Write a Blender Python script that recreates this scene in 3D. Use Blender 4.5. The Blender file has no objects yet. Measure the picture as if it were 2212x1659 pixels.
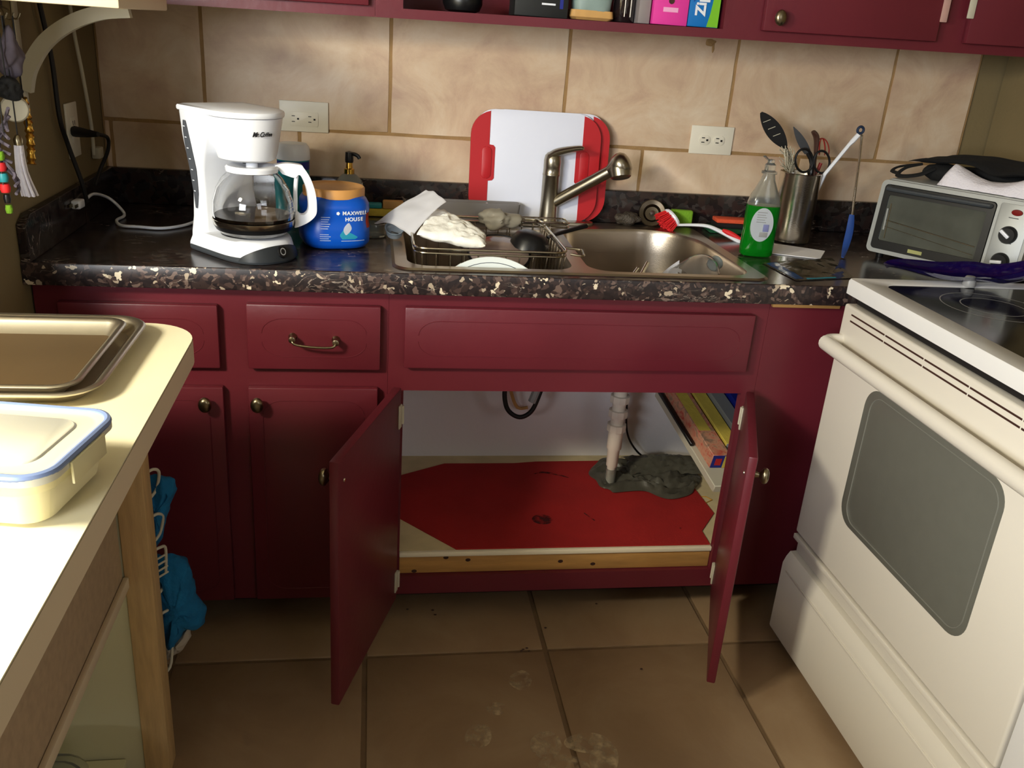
import bpy, bmesh, math, random
from mathutils import Vector, Matrix, noise
D = bpy.data
COL = bpy.context.scene.collection
S = bpy.context.scene
R = math.radians
random.seed(7)

# ---------------------------------------------------------------- camera
CF = Vector((0.16033746, 0.9149132, -0.37043992))
CR = Vector((0.98700955, -0.14473129, 0.06974961))
CU = Vector((-0.01020059, 0.37681121, 0.92623391))
CC = Vector((-0.37772764, -2.44174251, 1.39778848))
FPX = 1908.63
cam = D.cameras.new('camera'); camo = D.objects.new('camera', cam); COL.objects.link(camo)
cam.sensor_width = 36; cam.lens = FPX / 2212 * 36; cam.clip_start = .02
camo.matrix_world = Matrix(((CR.x, CU.x, -CF.x, CC.x), (CR.y, CU.y, -CF.y, CC.y), (CR.z, CU.z, -CF.z, CC.z), (0, 0, 0, 1)))
S.camera = camo
def at(px, py, **k):                       # a point of the room seen at a pixel of the photograph, on a given plane
    d = CF + CR * ((px - 1106) / FPX) - CU * ((py - 829.5) / FPX)
    (a, v), = k.items(); i = 'xyz'.index(a)
    return CC + d * ((v - CC[i]) / d[i])

# ---------------------------------------------------------------- light
w = D.worlds.new('world'); S.world = w; w.use_nodes = True
bg = w.node_tree.nodes['Background']; bg.inputs[0].default_value = (1.0, .9, .78, 1); bg.inputs[1].default_value = .14
def area(name, loc, tgt, sx, sy, e, col):
    l = D.lights.new(name, 'AREA'); l.shape = 'RECTANGLE'; l.size = sx; l.size_y = sy; l.energy = e; l.color = col
    o = D.objects.new(name, l); COL.objects.link(o); o.location = loc
    o.rotation_euler = (Vector(tgt) - Vector(loc)).to_track_quat('-Z', 'Y').to_euler(); return o
area('window_light', (-2.0, -3.7, 1.50), (0.1, -.5, 1.0), 1.1, .75, 84, (.92, .96, 1.0))
area('pendant_lamp_light', (-1.5, -1.9, 1.68), (-1.15, -1.7, .9), .26, .26, 40, (1.0, .92, .72))
area('side_fill_light', (.9, -4.1, 1.8), (-.9, -.6, .7), .8, .8, 8, (.95, .96, 1.0))  # added weak fill, no window modelled; brightens left wall and island side
S.view_settings.view_transform = 'Standard'; S.view_settings.look = 'None'
S.view_settings.gamma = 1; S.view_settings.use_curve_mapping = False
S.view_settings.exposure = 0.0

# ---------------------------------------------------------------- materials
def lin(c):
    return tuple((x / 255 / 12.92 if x / 255 <= .04045 else ((x / 255 + .055) / 1.055) ** 2.4) for x in c)
def mat(name, rgb, rough=.5, metal=0, var=.0, scale=8, bump=0, bscale=60, trans=0, alpha=1, ior=1.45, spec=.5, coat=0, emit=0, rgb2=None, stretch=None):
    m = D.materials.new(name); m.use_nodes = True; nt = m.node_tree; p = nt.nodes['Principled BSDF']
    c = lin(rgb); p.inputs['Base Color'].default_value = (*c, 1)
    p.inputs['Roughness'].default_value = rough; p.inputs['Metallic'].default_value = metal
    p.inputs['Transmission Weight'].default_value = trans; p.inputs['Alpha'].default_value = alpha
    p.inputs['IOR'].default_value = ior; p.inputs['Specular IOR Level'].default_value = spec; p.inputs['Coat Weight'].default_value = coat
    tc = nt.nodes.new('ShaderNodeTexCoord'); mp = nt.nodes.new('ShaderNodeMapping'); nt.links.new(tc.outputs['Object'], mp.inputs[0])
    if stretch: mp.inputs['Scale'].default_value = stretch
    n = nt.nodes.new('ShaderNodeTexNoise'); n.inputs['Scale'].default_value = scale; n.inputs['Detail'].default_value = 6
    nt.links.new(mp.outputs[0], n.inputs['Vector'])
    r = nt.nodes.new('ShaderNodeValToRGB'); c2 = lin(rgb2) if rgb2 else tuple(x * (1 - .6) for x in c)
    v = var if rgb2 is None else 1
    lo = tuple(a * (1 - v) + b * v for a, b in zip(c, c2))
    r.color_ramp.elements[0].position = .3; r.color_ramp.elements[0].color = (*lo, 1)
    r.color_ramp.elements[1].position = .7; r.color_ramp.elements[1].color = (*c, 1)
    nt.links.new(n.outputs['Fac'], r.inputs[0]); nt.links.new(r.outputs[0], p.inputs['Base Color'])
    if bump:
        n2 = nt.nodes.new('ShaderNodeTexNoise'); n2.inputs['Scale'].default_value = bscale; n2.inputs['Detail'].default_value = 4
        b = nt.nodes.new('ShaderNodeBump'); b.inputs['Strength'].default_value = bump; b.inputs['Distance'].default_value = .003
        nt.links.new(mp.outputs[0], n2.inputs['Vector']); nt.links.new(n2.outputs['Fac'], b.inputs['Height']); nt.links.new(b.outputs[0], p.inputs['Normal'])
    return m
M = {}
M['red'] = mat('burgundy_paint', (104, 34, 45), .38, var=.25, scale=5, bump=.15, bscale=45)
M['redmat'] = mat('red_felt', (170, 28, 28), .9, var=.35, scale=7, bump=.3, bscale=200)
M['paint'] = mat('tan_wall_paint', (128, 112, 78), .85, var=.12, scale=4, bump=.2, bscale=120)
M['grout'] = mat('tan_grout', (168, 134, 90), .95, var=.4, scale=20, bump=.5, bscale=150)
M['fgrout'] = mat('floor_grout', (122, 98, 70), .95, var=.4, scale=20, bump=.4, bscale=120)
M['white'] = mat('white_plastic', (236, 239, 246), .3, var=.03)
M['darkgrey'] = mat('charcoal_plastic', (62, 66, 70), .42, var=.1)
M['black'] = mat('black_plastic', (16, 16, 18), .35, var=.1)
M['rubber'] = mat('black_rubber', (20, 18, 18), .6, var=.2)
M['steel'] = mat('brushed_steel', (212, 204, 190), .22, 1, var=.15, scale=6, bump=.06, bscale=300)
M['sinksteel'] = mat('sink_steel', (182, 170, 154), .3, 1, var=.22, scale=5, bump=.05, bscale=300)
M['nickel'] = mat('aged_nickel', (168, 160, 142), .3, 1, var=.2, scale=20)
M['brass'] = mat('pewter_knob', (150, 138, 112), .3, 1, var=.3, scale=60)
M['chrome'] = mat('wire_chrome', (190, 182, 165), .2, 1)
M['gold'] = mat('gold_metal', (205, 160, 70), .25, 1)
M['glass'] = mat('clear_glass', (255, 255, 255), .02, trans=1, ior=1.45)
M['clearpl'] = mat('clear_plastic', (228, 232, 230), .12, trans=.93, ior=1.3, var=.05)
M['frost'] = mat('frosted_plastic', (245, 238, 196), .35, trans=.25, ior=1.2, var=.04)
M['coffee'] = mat('coffee', (14, 7, 4), .05)
M['bluecan'] = mat('blue_plastic', (8, 82, 190), .32, var=.12, scale=12)
M['tanlid'] = mat('tan_plastic_lid', (206, 150, 84), .42, var=.08)
M['cream'] = mat('cream_enamel', (226, 220, 208), .32, var=.04, scale=2)
M['enamel'] = mat('white_enamel', (236, 236, 236), .25, var=.03)
M['ovenglass'] = mat('grey_oven_glass', (104, 104, 96), .22, var=.08, scale=30)
M['blackglass'] = mat('black_cooktop_glass', (12, 12, 14), .12, var=.2, scale=10)
M['lam'] = mat('cream_laminate', (240, 232, 200), .45, var=.04, scale=3)
M['lamedge'] = mat('laminate_edge', (220, 204, 176), .55, var=.08, scale=6)
M['particle'] = mat('raw_particle_board', (190, 168, 138), .8, var=.3, scale=60, bump=.2)
M['panelgreen'] = mat('pale_green_panel', (204, 198, 160), .7, var=.12, scale=4)
M['pine'] = mat('pine_wood', (196, 148, 84), .6, var=.45, scale=9, stretch=(1, 8, 8), bump=.15)
M['oak'] = mat('oak_post', (206, 172, 120), .6, var=.4, scale=12, stretch=(9, 9, 1), bump=.15)
M['shelfwood'] = mat('cabinet_floor_board', (226, 208, 164), .75, var=.35, scale=14)
M['cabwhite'] = mat('cabinet_back_white', (236, 234, 238), .8, var=.08, scale=3, bump=.2, bscale=80)
M['pvc'] = mat('white_pvc', (232, 222, 208), .4, var=.05)
M['wpaint'] = mat('dull_white_paint', (196, 190, 170), .6, var=.12)
M['board'] = mat('white_board_plastic', (232, 236, 252), .4, var=.02)
M['boardred'] = mat('red_board_grip', (188, 30, 38), .45, var=.08)
M['paper'] = mat('paper', (242, 242, 246), .8, var=.05, scale=4, bump=.15, bscale=14)
M['tissue'] = mat('paper_towel', (250, 248, 238), .9, var=.1, scale=10, bump=.8, bscale=60)
M['plate'] = mat('stoneware_white', (232, 240, 238), .2, var=.03)
M['navy'] = mat('navy_line', (38, 52, 76), .3)
M['green'] = mat('green_liquid', (16, 138, 30), .08, trans=.5, ior=1.34)
M['spongegreen'] = mat('green_sponge', (120, 170, 40), .95, var=.3, scale=60, bump=.8, bscale=150)
M['dkgreen'] = mat('green_scour', (20, 84, 48), .95, var=.3, scale=80, bump=.8, bscale=200)
M['orange'] = mat('orange_sponge', (224, 88, 52), .9, var=.2, scale=60, bump=.6, bscale=200)
M['yellow'] = mat('yellow_sponge', (214, 190, 80), .9, var=.2, scale=60, bump=.5)
M['brushred'] = mat('red_bristle', (226, 36, 40), .6, var=.2, scale=80)
M['teal'] = mat('teal_label', (40, 140, 150), .4)
M['bluecloth'] = mat('blue_cloth', (16, 108, 160), .95, var=.5, scale=30, bump=1.0, bscale=120)
M['greycloth'] = mat('grey_cloth', (170, 160, 145), .95, var=.3, scale=30, bump=.6)
M['cobalt'] = mat('cobalt_glass', (24, 14, 118), .06, trans=.5, ior=1.5, coat=.5)
M['bag'] = mat('grey_plastic_bag', (88, 86, 76), .35, var=.4, scale=10, bump=.6, bscale=40, trans=.1)
M['grey'] = mat('grey_plastic', (150, 150, 150), .4, var=.08)
M['pink'] = mat('pink_carton', (226, 60, 160), .5, var=.04)
M['zblue'] = mat('blue_carton', (10, 112, 190), .45, var=.15, scale=6)
M['lime'] = mat('lime_carton', (120, 190, 40), .5)
M['tealbag'] = mat('teal_grey_bag', (140, 160, 156), .45, var=.35, scale=12, bump=.5, bscale=20)
M['tan'] = mat('tan_paper', (206, 160, 96), .6, var=.25, scale=30)
M['brown'] = mat('brown_handle', (64, 38, 30), .5, var=.2)
M['redwire'] = mat('red_silicone', (140, 34, 28), .45)
M['tongblue'] = mat('blue_silicone', (36, 70, 140), .5)
M['black_fab'] = mat('black_fabric', (20, 20, 21), .9, var=.3, scale=40, bump=.4, bscale=200)
M['whitefab'] = mat('white_terry', (232, 228, 236), .95, var=.06, bump=.7, bscale=180)
M['lidblue'] = mat('blue_gasket', (120, 138, 180), .4, var=.1)
M['beige'] = mat('beige_plate', (232, 226, 208), .4, var=.03)
M['ltgrey'] = mat('silver_paint', (158, 160, 158), .42, .3, var=.05)
M['tray'] = mat('baking_steel', (214, 206, 190), .34, 1, var=.25, scale=4)
M['traydark'] = mat('baked_steel', (140, 116, 84), .42, .7, var=.35, scale=3)
M['redlight'] = mat('red_lens', (120, 22, 22), .2)
M['logo'] = mat('ink_black', (25, 25, 30), .5)
M['ink_white'] = mat('ink_white', (232, 236, 245), .5)
M['lilac'] = mat('lilac_fabric', (92, 84, 96), .9, var=.4, scale=30)
M['amber'] = mat('amber_rubber', (190, 140, 30), .6)

def tile_mat(name, a, b, c, sc, rough=.5, bump=.35):
    m = D.materials.new(name); m.use_nodes = True; nt = m.node_tree; p = nt.nodes['Principled BSDF']
    tc = nt.nodes.new('ShaderNodeTexCoord'); oi = nt.nodes.new('ShaderNodeObjectInfo')
    ad = nt.nodes.new('ShaderNodeVectorMath'); ad.operation = 'ADD'
    sc2 = nt.nodes.new('ShaderNodeVectorMath'); sc2.operation = 'SCALE'; sc2.inputs['Scale'].default_value = 30
    nt.links.new(oi.outputs['Random'], sc2.inputs[0]); nt.links.new(tc.outputs['Object'], ad.inputs[0]); nt.links.new(sc2.outputs[0], ad.inputs[1])
    n = nt.nodes.new('ShaderNodeTexNoise'); n.inputs['Scale'].default_value = sc; n.inputs['Detail'].default_value = 8; n.inputs['Roughness'].default_value = .65; n.inputs['Distortion'].default_value = .6
    nt.links.new(ad.outputs[0], n.inputs['Vector'])
    r = nt.nodes.new('ShaderNodeValToRGB'); e = r.color_ramp.elements
    e[0].position = .32; e[0].color = (*lin(a), 1); e[1].position = .72; e[1].color = (*lin(c), 1)
    x = e.new(.5); x.color = (*lin(b), 1)
    nt.links.new(n.outputs['Fac'], r.inputs[0]); nt.links.new(r.outputs[0], p.inputs['Base Color'])
    p.inputs['Roughness'].default_value = rough
    n2 = nt.nodes.new('ShaderNodeTexNoise'); n2.inputs['Scale'].default_value = 40; n2.inputs['Detail'].default_value = 5
    bp = nt.nodes.new('ShaderNodeBump'); bp.inputs['Strength'].default_value = bump; bp.inputs['Distance'].default_value = .002
    nt.links.new(ad.outputs[0], n2.inputs['Vector']); nt.links.new(n2.outputs['Fac'], bp.inputs['Height']); nt.links.new(bp.outputs[0], p.inputs['Normal'])
    return m
M['walltile'] = tile_mat('travertine_wall_tile', (190, 158, 134), (208, 181, 152), (220, 201, 176), 7)
M['floortile'] = tile_mat('brown_floor_tile', (138, 112, 84), (148, 122, 93), (158, 134, 105), 4, .42, .25)

def marble(name, edge):
    m = D.materials.new(name); m.use_nodes = True; nt = m.node_tree; p = nt.nodes['Principled BSDF']; L = nt.links.new
    tc = nt.nodes.new('ShaderNodeTexCoord')
    n0 = nt.nodes.new('ShaderNodeTexNoise'); n0.inputs['Scale'].default_value = 22; n0.inputs['Detail'].default_value = 3; L(tc.outputs['Object'], n0.inputs['Vector'])
    mx = nt.nodes.new('ShaderNodeMixRGB'); mx.inputs[0].default_value = .045 if not edge else .05; L(tc.outputs['Object'], mx.inputs[1]); L(n0.outputs['Color'], mx.inputs[2])
    v = nt.nodes.new('ShaderNodeTexVoronoi'); v.inputs['Scale'].default_value = 125 if edge else 70; L(mx.outputs[0], v.inputs['Vector'])
    cr = nt.nodes.new('ShaderNodeValToRGB'); el = cr.color_ramp.elements; cr.color_ramp.interpolation = 'CONSTANT'
    sp = nt.nodes.new('ShaderNodeSeparateColor'); L(v.outputs['Color'], sp.inputs[0]); L(sp.outputs[0], cr.inputs[0])
    el[0].position = 0; el[0].color = (*lin((34, 27, 28)), 1); el[1].position = .28; el[1].color = (*lin((52, 40, 38)), 1)
    for pos, c in ((.55, (40, 32, 33)), (.74, (72, 56, 52)), (.88, (104, 86, 78)), (.965, (170, 154, 134))):
        if not edge:
            c = tuple(int(42 + (x - 40) * .32) for x in c) if pos < .9 else (70, 58, 54)
            pos = min(.99, pos + .03)
        x = el.new(pos); x.color = (*lin(c), 1)
    if edge:
        vb_ = nt.nodes.new('ShaderNodeTexVoronoi'); vb_.inputs['Scale'].default_value = 42; vb_.inputs['Randomness'].default_value = 1
        n9 = nt.nodes.new('ShaderNodeTexNoise'); n9.inputs['Scale'].default_value = 70; n9.inputs['Detail'].default_value = 4; L(tc.outputs['Object'], n9.inputs['Vector'])
        m9 = nt.nodes.new('ShaderNodeMixRGB'); m9.inputs[0].default_value = .035; L(tc.outputs['Object'], m9.inputs[1]); L(n9.outputs['Color'], m9.inputs[2]); L(m9.outputs[0], vb_.inputs['Vector'])
        s9 = nt.nodes.new('ShaderNodeSeparateColor'); L(vb_.outputs['Color'], s9.inputs[0])
        g9 = nt.nodes.new('ShaderNodeMath'); g9.operation = 'GREATER_THAN'; g9.inputs[1].default_value = .86; L(s9.outputs[1], g9.inputs[0])
        l9 = nt.nodes.new('ShaderNodeMath'); l9.operation = 'LESS_THAN'; l9.inputs[1].default_value = .33; L(vb_.outputs['Distance'], l9.inputs[0])
        x9 = nt.nodes.new('ShaderNodeMath'); x9.operation = 'MULTIPLY'; L(g9.outputs[0], x9.inputs[0]); L(l9.outputs[0], x9.inputs[1])
        c9 = nt.nodes.new('ShaderNodeMixRGB'); L(x9.outputs[0], c9.inputs[0]); L(cr.outputs[0], c9.inputs[1]); c9.inputs[2].default_value = (*lin((224, 210, 184)), 1); base_out = c9.outputs[0]
    else: base_out = cr.outputs[0]
    # thin pale veins
    nv = nt.nodes.new('ShaderNodeTexNoise'); nv.inputs['Scale'].default_value = 9 if not edge else 20; nv.inputs['Detail'].default_value = 8; nv.inputs['Distortion'].default_value = 1.2
    mp = nt.nodes.new('ShaderNodeMapping'); mp.inputs['Scale'].default_value = (.6, 2.2, 1.6); mp.inputs['Rotation'].default_value = (0, 0, .25)
    L(tc.outputs['Object'], mp.inputs[0]); L(mp.outputs[0], nv.inputs['Vector'])
    vr = nt.nodes.new('ShaderNodeValToRGB'); ve = vr.color_ramp.elements
    ve[0].position = .492; ve[0].color = (0, 0, 0, 1); ve[1].position = .508; ve[1].color = (0, 0, 0, 1); x = ve.new(.5); x.color = (.75, .75, .75, 1)
    L(nv.outputs['Fac'], vr.inputs[0])
    nm = nt.nodes.new('ShaderNodeTexNoise'); nm.inputs['Scale'].default_value = 7; L(tc.outputs['Object'], nm.inputs['Vector'])
    mr = nt.nodes.new('ShaderNodeValToRGB'); mr.color_ramp.elements[0].position = .5; mr.color_ramp.elements[1].position = .62; L(nm.outputs['Fac'], mr.inputs[0])
    mu = nt.nodes.new('ShaderNodeMath'); mu.operation = 'MULTIPLY'; L(vr.outputs[0], mu.inputs[0]); L(mr.outputs[0], mu.inputs[1])
    m2 = nt.nodes.new('ShaderNodeMixRGB'); L(mu.outputs[0], m2.inputs[0]); L(base_out, m2.inputs[1]); m2.inputs[2].default_value = (*lin((188, 172, 158)), 1)
    L(m2.outputs[0], p.inputs['Base Color']); p.inputs['Roughness'].default_value = .2 if not edge else .38
    return m
M['marble'] = marble('dark_marble_laminate', False)
M['marble_edge'] = marble('dark_marble_laminate_edge', True)

# ---------------------------------------------------------------- mesh helpers
def fin(name, bm, m, parent=None, smooth=40, **tags):
    me = D.meshes.new(name)
    bmesh.ops.recalc_face_normals(bm, faces=bm.faces)
    bm.to_mesh(me); bm.free()
    ms = m if isinstance(m, (list, tuple)) else [m]
    for k in ms: me.materials.append(M[k] if isinstance(k, str) else k)
    if smooth:
        for p in me.polygons: p.use_smooth = True
        me.set_sharp_from_angle(angle=R(smooth))
    o = D.objects.new(name, me); COL.objects.link(o)
    if parent: o.parent = parent
    for k, v in tags.items(): o[k] = v
    return o
def tag(o, label, cat, group=None):
    o['label'] = label; o['category'] = cat
    if group: o['group'] = group
    return o
def thing(name, loc, label, cat, rz=0, group=None):
    o = D.objects.new(name, None); o.empty_display_size = .05; COL.objects.link(o); o.location = loc; o.rotation_euler = (0, 0, rz)
    return tag(o, label, cat, group)
def root(name, kind='structure'):
    o = D.objects.new(name, None); COL.objects.link(o); o['kind'] = kind; return o
def B(): return bmesh.new()
def box(bm, x0, x1, y0, y1, z0, z1, bev=0, seg=2, mi=0, M4=None):
    vs = [bm.verts.new((x, y, z)) for x in (x0, x1) for y in (y0, y1) for z in (z0, z1)]
    fs = [bm.faces.new([vs[i] for i in f]) for f in ((0, 1, 3, 2), (4, 6, 7, 5), (0, 4, 5, 1), (2, 3, 7, 6), (0, 2, 6, 4), (1, 5, 7, 3))]
    for f in fs: f.material_index = mi
    if bev:
        es = list({e for f in fs for e in f.edges})
        r = bmesh.ops.bevel(bm, geom=es, offset=bev, segments=seg, profile=.5, affect='EDGES')
        vs = list({v for f in r['faces'] for v in f.verts} | {v for v in vs if v.is_valid})
        for f in r['faces']: f.material_index = mi
    if M4 is not None: bmesh.ops.transform(bm, matrix=M4, verts=vs)
    return vs
def lathe(bm, prof, seg=32, c=(0, 0, 0), mi=0, sx=1, sy=1, M4=None, sq=0):
    rings = []; allv = []
    for r, z in prof:
        if r < 1e-6:
            v = bm.verts.new((c[0], c[1], c[2] + z)); rings.append([v]); allv.append(v)
        else:
            ring = []
            for i in range(seg):
                a = 2 * math.pi * i / seg
                k = 1 if not sq else 1 / (abs(math.cos(a)) ** (2 + sq) + abs(math.sin(a)) ** (2 + sq)) ** (1 / (2 + sq))
                ring.append(bm.verts.new((c[0] + r * k * sx * math.cos(a), c[1] + r * k * sy * math.sin(a), c[2] + z)))
            rings.append(ring); allv += ring
    for a, b in zip(rings, rings[1:]):
        n = max(len(a), len(b))
        if len(a) == len(b) == 1: continue
        for i in range(n):
            j = (i + 1) % n
            if len(a) == 1: f = bm.faces.new((a[0], b[i], b[j]))
            elif len(b) == 1: f = bm.faces.new((a[i], b[0], a[j]))
            else: f = bm.faces.new((a[i], b[i], b[j], a[j]))
            f.material_index = mi
    if M4 is not None: bmesh.ops.transform(bm, matrix=M4, verts=allv)
    return allv
def spline(pts, n=8):
    P = [Vector(p) for p in pts]
    if len(P) < 3: return P
    out = []
    for i in range(len(P) - 1):
        p0 = P[max(i - 1, 0)]; p1 = P[i]; p2 = P[i + 1]; p3 = P[min(i + 2, len(P) - 1)]
        for k in range(n):
            t = k / n
            out.append(.5 * ((2 * p1) + (-p0 + p2) * t + (2 * p0 - 5 * p1 + 4 * p2 - p3) * t * t + (-p0 + 3 * p1 - 3 * p2 + p3) * t ** 3))
    return out + [P[-1]]
def tube(bm, pts, r, seg=8, closed=False, smooth=0, mi=0, flat=1, cap=True, up=None):
    P = spline(pts, smooth) if smooth else [Vector(p) for p in pts]
    n = len(P); rs = r if callable(r) else (lambda t: r)
    rings = []; prev = None
    for i in range(n):
        a = P[(i - 1) % n] if closed or i > 0 else P[i]; b = P[(i + 1) % n] if closed or i < n - 1 else P[i]
        t = (b - a); t = t.normalized() if t.length > 1e-9 else Vector((0, 0, 1))
        if prev is None:
            q = Vector(up) if up else (Vector((0, 0, 1)) if abs(t.z) < .9 else Vector((1, 0, 0)))
            u = (q - t * q.dot(t)).normalized()
        else: u = (prev - t * prev.dot(t)).normalized()
        prev = u; v = t.cross(u); rr = rs(i / max(1, n - 1))
        rings.append([bm.verts.new(P[i] + (u * math.cos(2 * math.pi * k / seg) * flat + v * math.sin(2 * math.pi * k / seg)) * rr) for k in range(seg)])
    m = n if closed else n - 1
    for i in range(m):
        a = rings[i]; b = rings[(i + 1) % n]
        for k in range(seg):
            f = bm.faces.new((a[k], a[(k + 1) % seg], b[(k + 1) % seg], b[k])); f.material_index = mi
    if not closed and cap:
        for rg in (rings[0], rings[-1]):
            f = bm.faces.new(rg); f.material_index = mi
    return [v for rg in rings for v in rg]
def rrect(x0, x1, y0, y1, r, n=5):
    rr = r if isinstance(r, (list, tuple)) else [r] * 4      # corners: x1y1, x0y1, x0y0, x1y0
    o = []
    for (cx, cy, a0, q) in ((x1 - rr[0], y1 - rr[0], 0, rr[0]), (x0 + rr[1], y1 - rr[1], 90, rr[1]), (x0 + rr[2], y0 + rr[2], 180, rr[2]), (x1 - rr[3], y0 + rr[3], 270, rr[3])):
        for i in range(n + 1):
            a = R(a0 + 90 * i / n); o.append((cx + q * math.cos(a), cy + q * math.sin(a)))
    return o
def prism(bm, pts, f0, f1, bev=0, mi=0, mi_side=None):
    """pts: list of 2D points, f0/f1: functions mapping (u,v) to 3D for the two faces"""
    a = [bm.verts.new(f0(*p)) for p in pts]; b = [bm.verts.new(f1(*p)) for p in pts]
    n = len(pts); fa = bm.faces.new(a); fb = bm.faces.new(b[::-1]); fa.material_index = fb.material_index = mi; sides = []
    for i in range(n):
        f = bm.faces.new((a[i], b[i], b[(i + 1) % n], a[(i + 1) % n])); sides.append(f); f.material_index = mi if mi_side is None else mi_side
    if bev:
        es = list(fb.edges) + list(fa.edges)
        r = bmesh.ops.bevel(bm, geom=es, offset=bev, segments=2, profile=.5, affect='EDGES')
    return a + b
def loops(bm, rings, cap0=False, cap1=False, mi=0):
    V = [[bm.verts.new(p) for p in rg] for rg in rings]; n = len(V[0])
    for a, b in zip(V, V[1:]):
        for i in range(n):
            f = bm.faces.new((a[i], b[i], b[(i + 1) % n], a[(i + 1) % n])); f.material_index = mi
    if cap0: bm.faces.new(V[0])
    if cap1: bm.faces.new(V[-1][::-1])
    return V
def sheet(bm, f, nu, nv, mi=0, thick=0):
    g = [[bm.verts.new(f(i / nu, j / nv)) for j in range(nv + 1)] for i in range(nu + 1)]
    fs = []
    for i in range(nu):
        for j in range(nv):
            q = bm.faces.new((g[i][j], g[i + 1][j], g[i + 1][j + 1], g[i][j + 1])); q.material_index = mi; fs.append(q)
    if thick: bmesh.ops.solidify(bm, geom=fs, thickness=thick)
    return g
def lump(bm, c, rx, ry, rz, amp=.2, freq=12, seed=0, seg=28, M4=None, mi=0, p=2.0):
    """crumpled closed body"""
    vs = bmesh.ops.create_icosphere(bm, subdivisions=4, radius=1)['verts']
    off = Vector((seed * 7.1, seed * 3.3, seed * 1.7))
    for v in vs:
        d = v.co.normalized(); k = (abs(d.x) ** p + abs(d.y) ** p + abs(d.z) ** p) ** (-1 / p)
        q = Vector((d.x * k * rx, d.y * k * ry, d.z * k * rz))
        s = 1 + amp * noise.noise(q * freq + off) + amp * .5 * noise.noise(q * freq * 2.3 + off)
        v.co = q * s
    if M4 is not None: bmesh.ops.transform(bm, matrix=M4, verts=vs)
    bmesh.ops.translate(bm, vec=Vector(c), verts=vs)
    return vs
def text(s, size, m, parent, M4, name='lettering', ext=.0004, shear=0, align='CENTER', bold=0):
    c = D.curves.new(name, 'FONT'); c.body = s; c.size = size; c.extrude = ext; c.align_x = align; c.align_y = 'CENTER'; c.shear = shear; c.offset = bold
    t = D.objects.new('tmp', c); COL.objects.link(t)
    dg = bpy.context.evaluated_depsgraph_get(); dg.update()
    me = D.meshes.new_from_object(t.evaluated_get(dg)); D.objects.remove(t)
    me.materials.clear(); me.materials.append(M[m]); me.transform(M4)
    o = D.objects.new(name, me); COL.objects.link(o)
    if parent: o.parent = parent
    return o
def TM(loc, xdir, ydir):
    x = Vector(xdir).normalized(); y = Vector(ydir); y = (y - x * y.dot(x)).normalized(); z = x.cross(y)
    return Matrix(((x.x, y.x, z.x, loc[0]), (x.y, y.y, z.y, loc[1]), (x.z, y.z, z.z, loc[2]), (0, 0, 0, 1)))

# ================================================================ SETTING
WY = .0156; XL = -1.0524; XR = 1.42; H = .91
fl = root('floor')
bm = B(); box(bm, -3.2, 2.2, -4.3, .05, -.06, -.004); fin('grout_bed', bm, 'fgrout', fl)
FT = .4361; XF = .056; YF = -.72
k = 0
for i in range(-5, 4):
    for j in range(-9, 2):
        x0 = XF + i * FT; y0 = YF + j * FT
        if x0 > 1.3 or y0 > -.35: continue
        bm = B(); g = .0056
        box(bm, x0 + g, x0 + FT - g, y0 + g, y0 + FT - g, -.014, random.uniform(-.0006, .0006), .0025, 2)
        fin('floor_tile' if 0 else 'tile', bm, 'floortile', fl, 30); k += 1
# dried spill patches on the floor
wb = root('wall_back')
bm = B(); box(bm, XL - .12, 2.2, WY + .008, WY + .12, -.06, 2.45); fin('plaster', bm, 'paint', wb)
bm = B(); box(bm, XL + .001, 1.338, WY + .0005, WY + .0078, .99, 1.6); fin('grout_bed', bm, 'grout', wb)
ZR = 1.1187; TW = .4685; XT = .1389
def walltile(x0, x1, z0, z1):
    x0 = max(x0, XL + .001); x1 = min(x1, 1.336)
    if x1 - x0 < .01: return
    g = .0046; n = 12
    def wob(t, s): return .0016 * noise.noise(Vector((t * 9, s * 5, 1.3)))
    pts = []
    for i in range(n): t = i / n; pts.append((x0 + g + (x1 - x0 - 2 * g) * t, z0 + g + wob(x0 + t, z0)))
    for i in range(n): t = i / n; pts.append((x1 - g + wob(t, x1), z0 + g + (z1 - z0 - 2 * g) * t))
    for i in range(n): t = i / n; pts.append((x1 - g - (x1 - x0 - 2 * g) * t, z1 - g + wob(x1 - t, z1)))
    for i in range(n): t = i / n; pts.append((x0 + g + wob(t, x0), z1 - g - (z1 - z0 - 2 * g) * t))
    bm = B(); y = WY - random.uniform(.0, .0012)
    prism(bm, pts, lambda u, v: (u, WY + .006, v), lambda u, v: (u, y - .001, v), .0014)
    fin('tile', bm, 'walltile', wb, 50)
for k in range(-3, 4):
    walltile(XT + k * TW, XT + (k + 1) * TW, ZR, ZR + TW)
    walltile(XT + (k + .5) * TW, XT + (k + 1.5) * TW, ZR - TW * .45, ZR)
walltile(XT - 3.5 * TW, XT - 2.5 * TW, ZR - TW * .45, ZR)
bm = B(); box(bm, XL - .12, XL, -.98, WY + .0, -.06, 2.45); o = fin('wall_left', bm, 'paint'); o['kind'] = 'structure'
bm = B(); box(bm, XR, XR + .12, -4.27, WY + .0, -.06, 2.45); o = fin('wall_right', bm, 'paint'); o['kind'] = 'structure'
bm = B(); lump(bm, (.527, WY - .001, 1.406), .014, .003, .009, .5, 60, 3); lump(bm, (.535, WY - .001, 1.394), .004, .002, .014, .5, 60, 5); o = fin('trim_1', bm, 'grout'); o['kind'] = 'structure'
bm = B(); box(bm, -3.3, 2.2, -4.4, .1, 2.45, 2.55); o = fin('ceiling', bm, 'wpaint'); o['kind'] = 'structure'

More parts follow.
